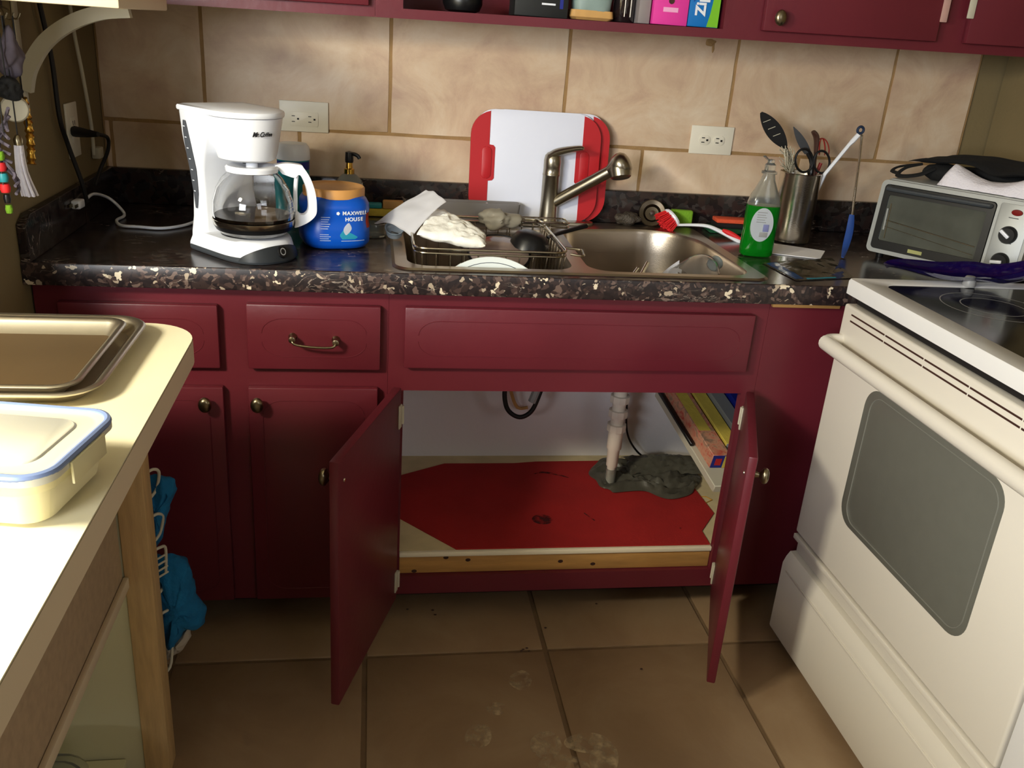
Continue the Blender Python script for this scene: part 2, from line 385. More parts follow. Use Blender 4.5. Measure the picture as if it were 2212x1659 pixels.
bm = B(); box(bm, -3.3, 1.9, -4.4, -4.28, -.06, 2.45); o = fin('wall_front', bm, 'paint'); o['kind'] = 'structure'
bm = B(); box(bm, -3.3, -3.18, -4.27, .12, -.06, 2.45); o = fin('wall_far_left', bm, 'paint'); o['kind'] = 'structure'

# ================================================================ BASE CABINETS
FY = -.60                                   # face frame front
def groove_line(bm, x0, x1, z, y, dz=0):
    tube(bm, [(x0, y, z), (x1, y, z + dz)], .0008, 6)
def front_panel(name, parent, x0, x1, z0, z1, y=FY - .0005, t=.019, grooves=True, deco=None):
    bm = B()
    box(bm, x0, x1, y - t, y, z0, z1, .004, 2)
    o = fin(name, bm, 'red', parent)
    if grooves:
        bm = B(); w_, h_ = x1 - x0, z1 - z0; yy = y - t - .0002; a = min(.055, w_ * .2); bz = min(.03, h_ * .22)
        groove_line(bm, x0 + a + .02, x1 - a - .02, z1 - bz, yy); groove_line(bm, x0 + a + .02, x1 - a - .02, z0 + bz, yy)
        for sx, cx in ((1, x0 + a * .55), (-1, x1 - a * .55)):
            for cz, sz in ((z1 - bz, -1), (z0 + bz, 1)):
                pts = [(cx + sx * (a * .45 + .02) * (1 - math.cos(q)), yy, cz + sz * (bz * 1.1) * (1 - math.sin(q))) for q in [R(v) for v in range(0, 91, 15)]]
                tube(bm, pts, .0008, 6)
            if h_ > .3: tube(bm, [(cx, yy, z1 - bz * 2.3), (cx, yy, z0 + bz * 2.3)], .0011, 6)
        fin('bead', bm, 'red', o)
    return o
def knob(parent, x, y, z, m='brass', dirv=(0, -1, 0), up=1.25):
    bm = B(); d = Vector(dirv).normalized()
    Mx = Matrix.Translation((x, y, z)) @ d.to_track_quat('Z', 'Y').to_matrix().to_4x4()
    lathe(bm, [(0, -.002), (.006, -.002), (.0055, .004), (.004, .010), (.009, .014), (.0135, .018), (.0142, .022), (.012, .027), (.007, .0295), (0, .030)], 20)
    for v in bm.verts: v.co.y *= up
    bmesh.ops.transform(bm, matrix=Mx, verts=bm.verts)
    return fin('knob', bm, m, parent, label='pewter oval knob')
def pull(parent, x0, x1, y, z0, z1):
    bm = B()
    tube(bm, [(x0, y, z0), (x0, y - .022, z0 - .001), (x0 + .008, y - .028, z0 - .008), ((x0 + x1) / 2, y - .030, (z0 + z1) / 2 - .010), (x1 - .008, y - .028, z1 - .008), (x1, y - .022, z1 - .001), (x1, y, z1)], .0028, 10, smooth=6)
    for x, z in ((x0, z0), (x1, z1)):
        lathe(bm, [(0, 0), (.009, 0), (.009, .003), (.006, .008), (.0075, .016), (.007, .024), (0, .027)], 16, M4=Matrix.Translation((x, y + .001, z)) @ Matrix.Rotation(R(90), 4, 'X'))
    return fin('handle', bm, 'brass', parent, label='antique brass bar pull')

lc = thing('base_cabinet', (-.69, -.3, 0), 'burgundy base cabinet under the coffee maker with two drawers over two closed doors', 'cabinet')
LCI = Matrix.Translation((.69, .3, 0))
def rel(o, p): o.matrix_parent_inverse = Matrix.Translation(-Vector(p.location)); return o
CT0, CTZ = .8661, .91
bm = B(); box(bm, -1.048, -.336, FY, FY + .018, .09, CT0 - .002); o = rel(fin('face_frame', bm, 'red', lc), lc)
bm = B(); box(bm, -1.048, -1.030, FY + .0185, -.01, .09, CT0 - .004); box(bm, -.354, -.337, FY + .0185, -.01, .09, CT0 - .004); box(bm, -1.029, -.355, FY + .019, -.01, .09, .108); rel(fin('carcass', bm, 'red', lc), lc)
bm = B(); box(bm, -1.048, -.336, -.478, -.463, 0.001, .0895); rel(fin('toe_kick', bm, 'rubber', lc), lc)
def relf(o): return o
for (a, b, nm, z0, z1) in ((-1.0, -.689, 'drawer', .688, .828), (-.632, -.353, 'drawer', .688, .833)):
    d = rel(front_panel(nm, lc, a, b, z0, z1), lc)
    h = pull(d, (a + b) / 2 - .045, (a + b) / 2 + .045, FY - .0195, .763, .758)
for (a, b, kx) in ((-1.0, -.686, -.722), (-.635, -.357, -.614)):
    d = rel(front_panel('door', lc, a, b, .098, .645), lc)
    knob(d, kx, FY - .0185, .612)

sc = thing('sink_cabinet', (.1, -.3, 0), 'burgundy cabinet below the sink with its two doors standing open', 'cabinet')
SX0, SX1 = -.3355, .532
bm = B()
box(bm, SX0, -.300, FY, FY + .018, .0895, CT0 - .002); box(bm, .500, SX1, FY, FY + .018, .0895, CT0 - .002)
box(bm, -.300, .500, FY, FY + .018, .634, CT0 - .002); box(bm, -.300, .500, FY, FY + .018, .0895, .140)
rel(fin('face_frame', bm, 'red', sc, 0), sc)
d = rel(front_panel('false_drawer', sc, -.302, .495, .694, .834), sc)
bm = B(); box(bm, SX0 + .0005, -.318, FY + .0185, -.07, .09, .68); rel(fin('side_panel', bm, 'cabwhite', sc), sc)
bm = B(); box(bm, SX0, .86, -.069, -.055, .09, .80); rel(fin('back_panel', bm, 'cabwhite', sc), sc)
bm = B(); box(bm, -.3175, .85, -.5815, -.0695, .190, .2025); rel(fin('bottom_shelf', bm, 'shelfwood', sc), sc)
bm = B(); box(bm, -.2995, .4995, -.5935, -.582, .190, .2027, .002); rel(fin('shelf_lip', bm, mat('cream_lip', (244, 234, 208), .6), sc, label='pale cream front edge of the cabinet floor'), sc)
bm = B(); box(bm, -.2995, .4995, -.588, -.555, .1405, .1895, .003); 
rel(fin('wood_beam', bm, 'pine', sc, label='bare knotty pine beam under the shelf'), sc)
bm = B()
for (x, z) in ((-.185, .184), (-.13, .176), (.105, .166), (-.262, .147), (.19, .156)):
    lathe(bm, [(0, 0), (.0045, .0), (.0052, -.0012), (0, -.001)], 12, sx=1.4, M4=Matrix.Translation((x, -.5885, z)) @ Matrix.Rotation(R(90), 4, 'X'))
rel(fin('knot', bm, 'brown', sc, kind='stuff'), sc)
bm = B(); box(bm, SX0, 1.0, -.478, -.463, 0.001, .088); rel(fin('toe_kick', bm, 'rubber', sc), sc)
def open_door(hx, hy, fx, fy, knobside, lab):
    L_ = math.hypot(fx - hx, fy - hy); ang = math.atan2(fy - hy, fx - hx)
    d = D.objects.new('door', None)
    bm = B(); s = knobside
    # local: x along the door from hinge, y = outer face direction*s
    y0, y1 = (0, .019 * s) if s > 0 else (.019 * s, 0)
    box(bm, 0, L_, y0, y1, .093, .650, .0035, 2)
    bm.verts.ensure_lookup_table()
    o = fin('door', bm, 'red', sc, label=lab)
    o.matrix_parent_inverse = Matrix.Translation(-Vector(sc.location)); o.location = (hx, hy, 0); o.rotation_euler = (0, 0, ang)
    kb = knob(o, L_ - .03, .019 * s, .600, dirv=(0, s, 0))
    yi = -.0004 * s
    for z in (.585, .150):
        bm = B(); box(bm, .004, .022, min(0, -.004 * s), max(0, -.004 * s), z - .028, z + .028, .0015)
        tube(bm, [(0.000, -.003 * s, z - .022), (0.000, -.003 * s, z + .022)], .004, 8)
        fin('hinge', bm, 'wpaint', o, label='chipped white painted hinge')
    bm = B(); lathe(bm, [(0, 0), (.0045, 0), (.004, .002), (0, .0026)], 12, M4=Matrix.Translation((L_ - .03, 0, .600)) @ Matrix.Rotation(R(90) * s, 4, 'X'))
    fin('screw', bm, 'steel', o)
    return o
open_door(-.305, -.622, -.430, -.985, -1, 'left door swung wide open showing its inner face')
open_door(.502, -.622, .366, -.965, 1, 'right door standing half open seen nearly edge on')

cc = thing('corner_cabinet', (.78, -.3, 0), 'plain burgundy filler panel cabinet between the open sink door and the stove', 'cabinet')
bm = B(); box(bm, SX1 + .0006, 1.02, FY, FY + .018, .09, CT0 - .002); rel(fin('face_frame', bm, 'red', cc, 0), cc)
bm = B(); box(bm, .86, .876, FY + .0185, -.072, .09, .85); rel(fin('side_panel', bm, 'cabwhite', cc), cc)
bm = B(); box(bm, .5335, .70, FY - .012, FY - .0005, CT0 - .0135, CT0 - .0015, .002); rel(fin('trim_strip', bm, 'pine', cc, label='bare pine strip under the counter edge'), cc)

# under-sink contents
mt = thing('shelf_liner', (.1, -.35, .203), 'bright red felt mat laid on the cabinet floor under the sink', 'mat')
pts = [(-.160, -.583), (-.300, -.425), (-.300, -.205), (-.155, -.125), (.05, -.125), (.12, -.115), (.38, -.11), (.555, -.215), (.565, -.43), (.498, -.52), (.497, -.583)]
bm = B(); prism(bm, [(x - .1, y + .35) for x, y in pts], lambda u, v: (u, v, .0), lambda u, v: (u, v, .0028), 0)
fin('felt', bm, 'redmat', mt)
bm = B()
for c, r in (((.0, -.22), .0),):
    tube(bm, [(-.0, .155, .0031), (.03, .165, .0032), (.07, .150, .0031), (.10, .13, .0031)], lambda t: .0008 + .0045 * math.sin(math.pi * t), 8, smooth=5, flat=.12)
lathe(bm, [(0, .0029), (.020, .0030), (.028, .0029)], 20, c=(-.02, -.10, 0), sy=.9)
tube(bm, [(.10, -.07, .003), (.12, -.11, .003)], .002, 6, flat=.2); tube(bm, [(.33, -.15, .003), (.345, -.157, .003)], .004, 6, flat=.2)
ms = mat('dark_stain', (70, 16, 20), .9); nt = ms.node_tree; n = nt.nodes.new('ShaderNodeTexNoise'); n.inputs['Scale'].default_value = 55; r = nt.nodes.new('ShaderNodeValToRGB'); r.color_ramp.elements[0].position = .35; r.color_ramp.elements[1].position = .62; tc = nt.nodes.new('ShaderNodeTexCoord'); nt.links.new(tc.outputs['Object'], n.inputs['Vector']); nt.links.new(n.outputs['Fac'], r.inputs[0]); nt.links.new(r.outputs[0], nt.nodes['Principled BSDF'].inputs['Alpha'])
fin('stain', bm, ms, mt, kind='stuff')

dp = thing('drain_pipe', (.310, -.25, .80), 'white plastic drain pipe with ring nuts hanging below the sink', 'pipe')
def P2(px, py, y=-.25): return at(px, py, y=y)
top = at(1335, 848, y=-.25); bot = at(1328, 998, y=-.25)
bm = B(); ax = bot - top
def alongpipe(t): return top + ax * t
X0 = (top.x + bot.x) / 2
lathe(bm, [(.0, .33), (.019, .33), (.019, -.115), (.021, -.116), (.021, -.17), (.0175, -.175), (.0165, -.225), (.013, -.23), (.012, -.30), (0, -.30)], 24)
o = fin('pipe_body', bm, 'pvc', dp)
zo = top.z
dp.location = (top.x + .008, -.25, zo)
for z in (-.018, -.062, -.105):
    bm = B(); lathe(bm, [(.0195, z + .011), (.027, z + .010), (.028, z), (.027, z - .010), (.0195, z - .012), (.0195, z + .011)], 10)
    fin('ring_nut', bm, 'pvc', dp, 20)
bm = B(); lathe(bm, [(.0, -.3005), (.0135, -.3005), (.0135, -.236), (.0155, -.236), (.0155, -.31), (.0, -.31)], 20); fin('outlet_tube', bm, 'clearpl', dp)

hs = thing('supply_hose', (.03, -.25, .5), 'black flexible supply hose looping down from the faucet', 'hose')
bm = B(); L0 = Vector(hs.location)
pts = [at(1098, 815, y=-.25), at(1090, 850, y=-.25), at(1097, 885, y=-.25), at(1122, 901, y=-.25), at(1148, 888, y=-.25), at(1166, 850, y=-.25), at(1178, 815, y=-.25)]
tube(bm, [p - L0 for p in pts], .0065, 10, smooth=6); fin('hose', bm, 'rubber', hs)
bm = B(); q = [at(1150, 868, y=-.245) - L0, at(1165, 832, y=-.245) - L0]; tube(bm, q, .013, 8); fin('fitting', bm, 'grey', hs)
tag(fin('copper_tube', (lambda bm: (tube(bm, [at(1098, 800, y=-.10), at(1105, 850, y=-.10), at(1118, 880, y=-.10), at(1140, 880, y=-.10)], .005, 8, smooth=5), bm)[1])(B()), 'tan'), 'tan bent supply tube behind the black hose', 'pipe')
tag(fin('black_cable', (lambda bm: (tube(bm, [at(1355, 860, y=-.12), at(1354, 930, y=-.13), at(1372, 970, y=-.14), at(1400, 992, z=.212), at(1440, 1000, z=.212)], .003, 8, smooth=6), bm)[1])(B()), 'rubber'), 'thin black cable running down beside the drain pipe to the bag', 'cable')

bg_ = thing('plastic_bag', (.42, -.23, .206), 'crumpled dark grey plastic bag lying under the drain pipe', 'bag')
def bagf(u, v):
    x = -.165 + .33 * u; y = -.10 + .22 * v
    e = min(1, 6 * min(u, 1 - u, v, 1 - v))
    wob_ = .018 * noise.noise(Vector((u * 4, v * 4, 9)))
    z = .003 + e * (.012 + .018 * noise.noise(Vector((u * 5, v * 6, 2))) + .014 * noise.noise(Vector((u * 15, v * 13, 4))))
    r = 1 - .28 * (abs(2 * u - 1) ** 3) * (abs(2 * v - 1) ** 2)
    return (x * r + wob_ + .01, (y + wob_) * r + .018 * math.sin(u * 7), max(.0015, z))
bm = B(); sheet(bm, bagf, 44, 34); fin('film', bm, 'bag', bg_)
bm = B()
def bag2(u, v):
    return (-.04 + .22 * u + .01 * noise.noise(Vector((u * 6, v * 5, 7))), .0 + .11 * v, max(.004, .016 + .032 * math.sin(math.pi * v) * (.55 + .45 * math.sin(u * 3.1)) + .008 * noise.noise(Vector((u * 12, v * 12, 4)))))
sheet(bm, bag2, 30, 18); fin('film', bm, 'bag', bg_)

# leaning shelf with foil boxes at right inside the cabinet
sh = thing('side_shelf', (.54, -.26, .36), 'dull white shelf board on the right inside the sink cabinet', 'shelf')
A_ = Vector((.478, -.075, .425)); B_ = Vector((.542, -.46, .303)); L0 = Vector(sh.location)
dv = (B_ - A_).normalized(); rt = Vector((1, 0, 0)); upv = rt.cross(dv).normalized() * -1
if upv.z < 0: upv = -upv
SLP = (A_, dv, upv)
def onshelf(s, r_, h): return A_ + dv * s + rt * r_ + upv * h
def orbox(bm, s0, s1, r0, r1, h0, h1, O=Vector((0, 0, 0)), bev=.001):
    Mx = Matrix(((dv.x, rt.x, upv.x, A_.x - O.x), (dv.y, rt.y, upv.y, A_.y - O.y), (dv.z, rt.z, upv.z, A_.z - O.z), (0, 0, 0, 1)))
    box(bm, s0, s1, r0, r1, h0, h1, bev, 1, M4=Mx)
bm = B(); orbox(bm, 0, .405, 0, .27, -.024, 0, L0, .002); fin('shelf_board', bm, 'wpaint', sh)
bm = B(); orbox(bm, 0, .25, -.002, .010, 0.0005, .012, L0, .002); fin('lip', bm, 'black', sh)
def shelf_carton(s0, s1, r0, r1, h, m1, m2, lab, nm='foil_box', extra=None):
    O = onshelf((s0 + s1) / 2, (r0 + r1) / 2, .0); t = thing(nm, O, lab, 'box')
    bm = B(); orbox(bm, s0, s1, r0, r1, .0008, h, O); fin('carton', bm, m1, t)
    bm = B(); orbox(bm, s1 + .0002, s1 + .0012, r0 + .001, r1 - .001, .002, h - .001, O, 0); fin('end_flap', bm, m2, t)
    if extra:
        for (a, b_, c_, d_, m3) in extra:
            bm = B(); orbox(bm, s1 + .0013, s1 + .002, r0 + (r1 - r0) * a, r0 + (r1 - r0) * b_, h * c_, h * d_, O, 0); fin('printed_patch', bm, m3, t)
        bm = B(); orbox(bm, s0 + .01, s1 - .1, r0 + .004, r1 - .012, h + .0002, h + .0008, O, 0); fin('printed_patch', bm, 'yellow', t)
floral = tile_mat('floral_carton', (190, 60, 50), (206, 150, 120), (90, 90, 80), 40, .5, 0)
M['floral'] = floral; M['royal'] = mat('royal_blue_carton', (22, 36, 130), .5)
shelf_carton(.02, .335, .016, .066, .048, 'floral', 'royal', 'floral patterned foil box with blue end on the side shelf', 'foil_box', [(.2, .55, .25, .75, 'boardred'), (.68, .98, .05, .95, 'yellow')])
shelf_carton(.02, .29, .074, .112, .05, 'yellow', 'grey', 'yellow roll box behind the floral foil box on the side shelf', 'roll_box')
shelf_carton(.02, .30, .118, .158, .062, 'ltgrey', 'grey', 'grey film box on the side shelf against the door', 'film_box')
shelf_carton(.02, .27, .165, .23, .075, 'royal', 'black', 'dark blue box at the far right of the side shelf', 'carton_box')

tag(fin('rubber_band', (lambda bm: (tube(bm, [at(x, y, z=.2045) for x, y in ((1508, 1072), (1525, 1073), (1538, 1080), (1525, 1086), (1510, 1080))], .0012, 6, closed=True), bm)[1])(B()), 'amber'), 'amber rubber band on the cabinet floor right of the red mat', 'rubber band')

# ================================================================ COUNTERTOP
ct = thing('countertop', (.1, -.3, H), 'dark brown marble laminate worktop with pale flecks running along the back wall', 'countertop')
O = Vector(ct.location)
KX0, KX1, KY0, KY1 = -.318, .512, -.588, -.045      # sink cut-out
def cb(bm, x0, x1, y0, y1, z0, z1, bev=0): box(bm, x0 - O.x, x1 - O.x, y0 - O.y, y1 - O.y, z0 - O.z, z1 - O.z, bev)
bm = B(); ZB = .872
cb(bm, XL + .001, KX0, -.628, WY - .002, ZB, H); cb(bm, KX1, XR - .001, -.628, WY - .002, ZB, H)
cb(bm, KX0, KX1, -.628, KY0, ZB, H); cb(bm, KX0, KX1, KY1, WY - .002, ZB, H); cb(bm, .70, XR - .001, -.700, -.628, ZB, H)
bmesh.ops.remove_doubles(bm, verts=bm.verts, dist=1e-5); fin('top_surface', bm, 'marble', ct, 0)
bm = B(); x0, x1 = XL + .001 - O.x, .700 - O.x
prof = [(-.628, .8661), (-.628, .910), (-.6285, .9118), (-.631, .9124), (-.634, .911), (-.6352, .908), (-.6352, .870), (-.6335, .8666), (-.630, .8661)]
prism(bm, prof, lambda u, v: (x0, u - O.y, v - O.z), lambda u, v: (x1, u - O.y, v - O.z)); fin('front_edge', bm, 'marble_edge', ct)
bm = B(); cb(bm, XL + .001, XR - .001, WY - .020, WY - .0018, H + .0003, 1.0012, .003); fin('backsplash', bm, 'marble', ct)
bm = B(); prism(bm, [(-.632, H + .0005), (-.632, .985), (-.60, 1.0012), (-.005, 1.0012), (-.005, H + .0005)], lambda u, v: (XL + .001 - O.x, u - O.y, v - O.z), lambda u, v: (XL + .019 - O.x, u - O.y, v - O.z), .002)
fin('side_splash', bm, 'marble', ct)

# ================================================================ SINK
sk = thing('kitchen_sink', (.1, -.3, H), 'stainless steel double bowl sink set in the dark worktop', 'sink')
O = Vector(sk.location)
outer = [(x - O.x, y - O.y) for x, y in rrect(-.330, .530, -.598, -.033, .035, 6)]
def to_local(l): return [(x - O.x, y - O.y) for x, y in l]
bowlL = to_local(rrect(-.297, .072, -.572, -.158, [.05, .05, .05, .05], 8))
n8 = 9
def dbowl():
    o = []
    for (cx, cy, a0, rx, ry) in ((.345, -.255, 0, .150, .155), (.175, -.185, 90, .055, .055), (.165, -.517, 180, .055, .055), (.44, -.517, 270, .055, .055)):
        for i in range(n8):
            a = R(a0 + 90 * i / (n8 - 1)); o.append((cx + rx * math.cos(a), cy + ry * math.sin(a)))
    return to_local(o)
bowlR = dbowl()
# left bowl is a skewed quadrilateral to follow the slanted divider
bowlL = [(x + .02 * ((y + O.y) + .572) / .41 if x > -.2 else x, y) for x, y in bowlL]
bm = B()
# deck with holes via triangle fill
def edge_loop(pts, z):
    vs = [bm.verts.new((x, y, z)) for x, y in pts]; return vs, [bm.edges.new((vs[i], vs[(i + 1) % len(vs)])) for i in range(len(vs))]
zt = .0045
inn = [(x * .985, (y - .0) * .985) for x, y in outer]
vo, eo = edge_loop(inn, zt); vl, el_ = edge_loop(bowlL, zt); vr_, er = edge_loop(bowlR, zt)
bmesh.ops.triangle_fill(bm, use_beauty=True, edges=eo + el_ + er)
vb = [bm.verts.new((x, y, .0004)) for x, y in outer]
for i in range(len(vo)): bm.faces.new((vo[i], vb[i], vb[(i + 1) % len(vo)], vo[(i + 1) % len(vo)]))
fin('deck', bm, 'sinksteel', sk, 25)
def bowl(pts, depth, nm, cx, cy):
    bm = B(); rings = []
    for s, z in ((1, zt), (.992, zt - .004), (.985, zt - .012), (.97, -.06), (.955, -depth + .03), (.93, -depth + .010), (.86, -depth + .001), (.5, -depth - .001), (.12, -depth - .004), (.10, -depth - .008), (.01, -depth - .008)):
        rings.append([(cx + (x - cx) * s, cy + (y - cy) * s, z) for x, y in pts])
    loops(bm, rings, cap1=True); o = fin(nm, bm, 'sinksteel', sk, 60); return o
bowl(bowlL, .268, 'left_bowl', -.105 - O.x, -.365 - O.y); bowl(bowlR, .195, 'right_bowl', .30 - O.x, -.35 - O.y)

# faucet
fc = thing('faucet', (.104, -.062, .9146), 'aged nickel single lever faucet with angled pull out spray', 'faucet')
bm = B(); pl = rrect(-.13, .13, -.022, .022, .021, 6)
prism(bm, pl, lambda u, v: (u, v, 0), lambda u, v: (u * .98, v * .92, .007), .0015); fin('base_plate', bm, 'nickel', fc)
bm = B(); lathe(bm, [(0, .007), (.026, .007), (.0245, .014), (.0235, .06), (.0235, .128), (.0242, .129), (.0242, .133), (.0235, .134), (.023, .150), (.0232, .1505), (.0235, .168), (.021, .181), (.014, .189), (0, .191)], 32); fin('body', bm, 'nickel', fc)
bm = B(); tube(bm, [(-.004, .0, .178), (.010, -.008, .190), (.035, -.022, .200), (.062, -.038, .208), (.072, -.044, .208)], lambda t: .016 * (1 - t) ** .8 + .0055, 12, smooth=6, flat=.65); fin('lever', bm, 'nickel', fc)
bm = B(); sd = Vector((.145, -.075, .112)).normalized()
tube(bm, [Vector((.008, -.004, .055)) + sd * t for t in (0, .02, .10, .101, .11, .111, .19)], .0155, 20); o = fin('spout', bm, 'nickel', fc)
hp = Vector((.008, -.004, .055)) + sd * .20
bm = B(); ax = (sd + Vector((0, 0, -.55))).normalized()
Mx = Matrix.Translation(hp) @ sd.to_track_quat('Z', 'Y').to_matrix().to_4x4()
lathe(bm, [(0, -.02), (.0165, -.02), (.022, -.008), (.029, .004), (.032, .016), (.030, .028), (.023, .036), (.011, .040), (0, .041)], 28, M4=Mx)
Mx = Matrix.Translation(hp + sd * .012) @ Vector((.1, -.35, -.9)).normalized().to_track_quat('Z', 'Y').to_matrix().to_4x4()
lathe(bm, [(0, 0), (.029, 0), (.0295, .012), (.027, .030), (.022, .034), (0, .034)], 24, M4=Mx); fin('spray_head', bm, 'nickel', fc)

# ================================================================ cutting boards
def cutting_board(name, x, y, tilt, lab, wdt=.354, hgt=.288):
    t = thing(name, (x, y, .9155), lab, 'cutting board', 0, 'white and red cutting boards'); t.rotation_euler = (R(-tilt), 0, 0)
    hw = wdt / 2; th = .009
    xw = hw - .050
    bm = B(); pts = rrect(-hw + .012, hw - .012, .004, hgt, .05, 8)
    prism(bm, pts, lambda u, v: (u, 0, v), lambda u, v: (u, -th, v), .0012); fin('board', bm, 'board', t)
    for s in (-1, 1):
        bm = B(); full = rrect(-hw, hw, 0, hgt - .004, .062, 8)
        inner = xw if s > 0 else -xw
        side = [(u, v) for u, v in full if (u * s) > xw]
        if s > 0: side = sorted(side, key=lambda q: math.atan2(q[1] - hgt / 2, q[0] - xw))
        else: side = sorted(side, key=lambda q: math.atan2(q[1] - hgt / 2, -(q[0]) - xw))
        top_ = (inner, hgt - .004); bot_ = (inner, 0)
        tab = .016
        c = [bot_] + side + [top_, (inner, hgt * .685), (inner - s * (tab - .005), hgt * .68), (inner - s * tab, hgt * .66), (inner - s * tab, hgt * .38), (inner - s * (tab - .005), hgt * .36), (inner, hgt * .355)]
        prism(bm, c, lambda u, v: (u, .0008, v), lambda u, v: (u, -th - .0015, v), 0); g = fin('grip', bm, 'boardred', t, label='red end grip')
        bm = B(); cx = inner + s * .0065; hh = rrect(cx - .013, cx + .013, hgt * .375, hgt * .665, .012, 6)
        prism(bm, hh, lambda u, v: (u, -th - .001, v), lambda u, v: (u, -th - .0042, v), .001); fin('pad', bm, 'boardred', g)
    return t
cutting_board('cutting_board', .089, -.028, 4, 'rear white cutting board with red ends, peeking out at right behind the front one')
cutting_board('cutting_board', .061, -.043, 4.5, 'front white cutting board with red grip ends leaning on the backsplash behind the faucet')

# ================================================================ coffee maker
TH = R(42)
cm = thing('coffee_maker', (-.632, -.50, H + .001), 'white drip coffee maker with glass carafe on the left of the worktop', 'coffee maker', TH); cm.scale = (.84, .84, 1)
# base foot (charcoal)
def ushape(hw, front, back, n=20, p=2.4):
    o = []
    for i in range(n + 1):
        a = math.pi + math.pi * i / n
        ca, sa = math.cos(a), math.sin(a)
        o.append((hw * math.copysign(abs(ca) ** (2 / p), ca), front * math.copysign(abs(sa) ** (2 / p), sa)))
    return o + [(hw, back), (-hw, back)]
bm = B(); loops(bm, [[(x * s, y * s, z) for x, y in ushape(.096, .128, .128)] for s, z in ((.96, 0), (.985, .004), (.985, .010), (.95, .014))], True, True)
fin('foot', bm, 'darkgrey', cm, 30)
# white shell: stack of u-shapes leaving a dark front lens
bm = B()
loops(bm, [[(x * s, y * fs, z) for x, y in ushape(.094, .122, .128)] for s, fs, z in ((.99, 1.0, .0105), (1.0, .985, .016), (.99, .92, .028), (.975, .86, .038), (.955, .81, .043), (.80, .70, .0442))], True, True)
fin('base_shell', bm, 'white', cm, 50)
# charcoal control lens on the front slope
bm = B()
def lensf(u, v):
    a = R(-90) + (u - .5) * R(122); hgt = .006 + .031 * v * math.sin(math.pi * min(1, max(0, u))) ** .6
    rr = 1.025 - .12 * (hgt / .038) ** 1.5
    ca, sa = math.cos(a), math.sin(a); p = 2.4
    return (.096 * math.copysign(abs(ca) ** (2 / p), ca) * rr, .128 * math.copysign(abs(sa) ** (2 / p), sa) * rr, hgt)
sheet(bm, lensf, 28, 8, thick=.002); fin('control_panel', bm, 'darkgrey', cm, 60)
bm = B(); lathe(bm, [(0, .004), (.012, .004), (.0135, .0), (0, 0)], 24, M4=Matrix.Translation((.004, -.1255, .024)) @ Matrix.Rotation(R(68), 4, 'X')); 
o = fin('power_switch', bm, 'black', cm)
bm = B(); lathe(bm, [(.006, .0045), (.008, .0045)], 20, M4=Matrix.Translation((.004, -.1255, .024)) @ Matrix.Rotation(R(68), 4, 'X')); fin('ring_mark', bm, 'grey', o)
bm = B(); lathe(bm, [(0, .0438), (.070, .0438), (.072, .046), (.066, .0462), (.064, .0445), (0, .0445)], 40); fin('warming_plate', bm, 'black', cm)
# column (reservoir): profile in local y-z, swept across x, hollow curve at the carafe side
bm = B(); rings = []
for z, w2, yf, yb in ((.012, .092, .055, .128), (.04, .090, .062, .128), (.07, .083, .072, .129), (.12, .078, .082, .131), (.17, .080, .080, .136), (.205, .086, .062, .141), (.24, .090, .045, .146), (.286, .092, .03, .150), (.290, .092, .03, .150)):
    rings.append([(x, y, z) for x, y in rrect(-w2, w2, yf, yb, .012, 4)])
loops(bm, rings, True, True); col_ = fin('reservoir', bm, 'white', cm, 50)
# gauge window on the left side (local -x face)
bm = B(); g0 = []
def gside(z):    # x of the -x face at height z
    t = [(.012, .092), (.04, .090), (.07, .082), (.12, .078), (.17, .080), (.215, .086), (.25, .090), (.30, .092)]
    for (a, b_), (c, d_) in zip(t, t[1:]):
        if a <= z <= c: return b_ + (d_ - b_) * (z - a) / (c - a)
    return .09
def gw(u, v):
    z = .090 + .180 * v; yc = .104 + .016 * v; hw = .0165 * math.sin(math.pi * (v * .92 + .04)) ** .55 * (.75 + .25 * v) 
    return (-gside(z) - .0032, yc + hw * (2 * u - 1), z)
sheet(bm, gw, 4, 24, thick=.0015); gg = fin('water_gauge', bm, mat('smoky_window', (112, 116, 124), .25), cm, 60)
bm = B()
for i in range(7):
    z = .125 + .022 * i; yc = .104 + .016 * ((z - .095) / .185); x = -gside(z) - .0052; box(bm, x - .0003, x, yc - .003, yc + .005, z, z + .0018)
fin('scale_mark', bm, 'ink_white', gg)
# brew basket
bm = B(); lathe(bm, [(0, .200), (.060, .200), (.069, .204), (.074, .217), (.081, .25), (.087, .280), (.088, .287), (0, .288)], 48); fin('brew_basket', bm, 'white', cm)
bm = B(); lathe(bm, [(0, .192), (.012, .192), (.020, .201), (0, .201)], 20); fin('drip_valve', bm, 'black', cm)
# lid
bm = B()
lp = []
for i in range(25):
    a = R(180 + 180 * i / 24); lp.append((.093 * math.cos(a), .093 * math.sin(a)))
lp += [(.093, .152), (-.093, .152)]
loops(bm, [[(x * s, y * s, z) for x, y in lp] for s, z in ((.985, .2885), (1, .291), (1, .296), (.985, .299), (.9, .302), (.5, .305))], True, True); fin('lid', bm, 'white', cm, 40)
# lettering wraps on basket front, towards camera right
ang = R(-90)
nrm = Vector((0, -1, 0)); 
for i, (s, a) in enumerate((('M', -12), ('r', -7.5), ('.', -4.5), ('C', -.5), ('o', 4), ('f', 7.4), ('f', 10), ('e', 13.4), ('e', 17.4))):
    a = R(-90 + a - 10); rad = .0852; n = Vector((math.cos(a), math.sin(a), -.28)).normalized(); xd = Vector((-math.sin(a), math.cos(a), 0))
    text(s, .0135 if s in 'MC' else .011, 'logo', cm, TM(Vector((rad * math.cos(a), rad * math.sin(a), .258)) , xd, Vector((0, 0, 1))), shear=.4, bold=.0003)
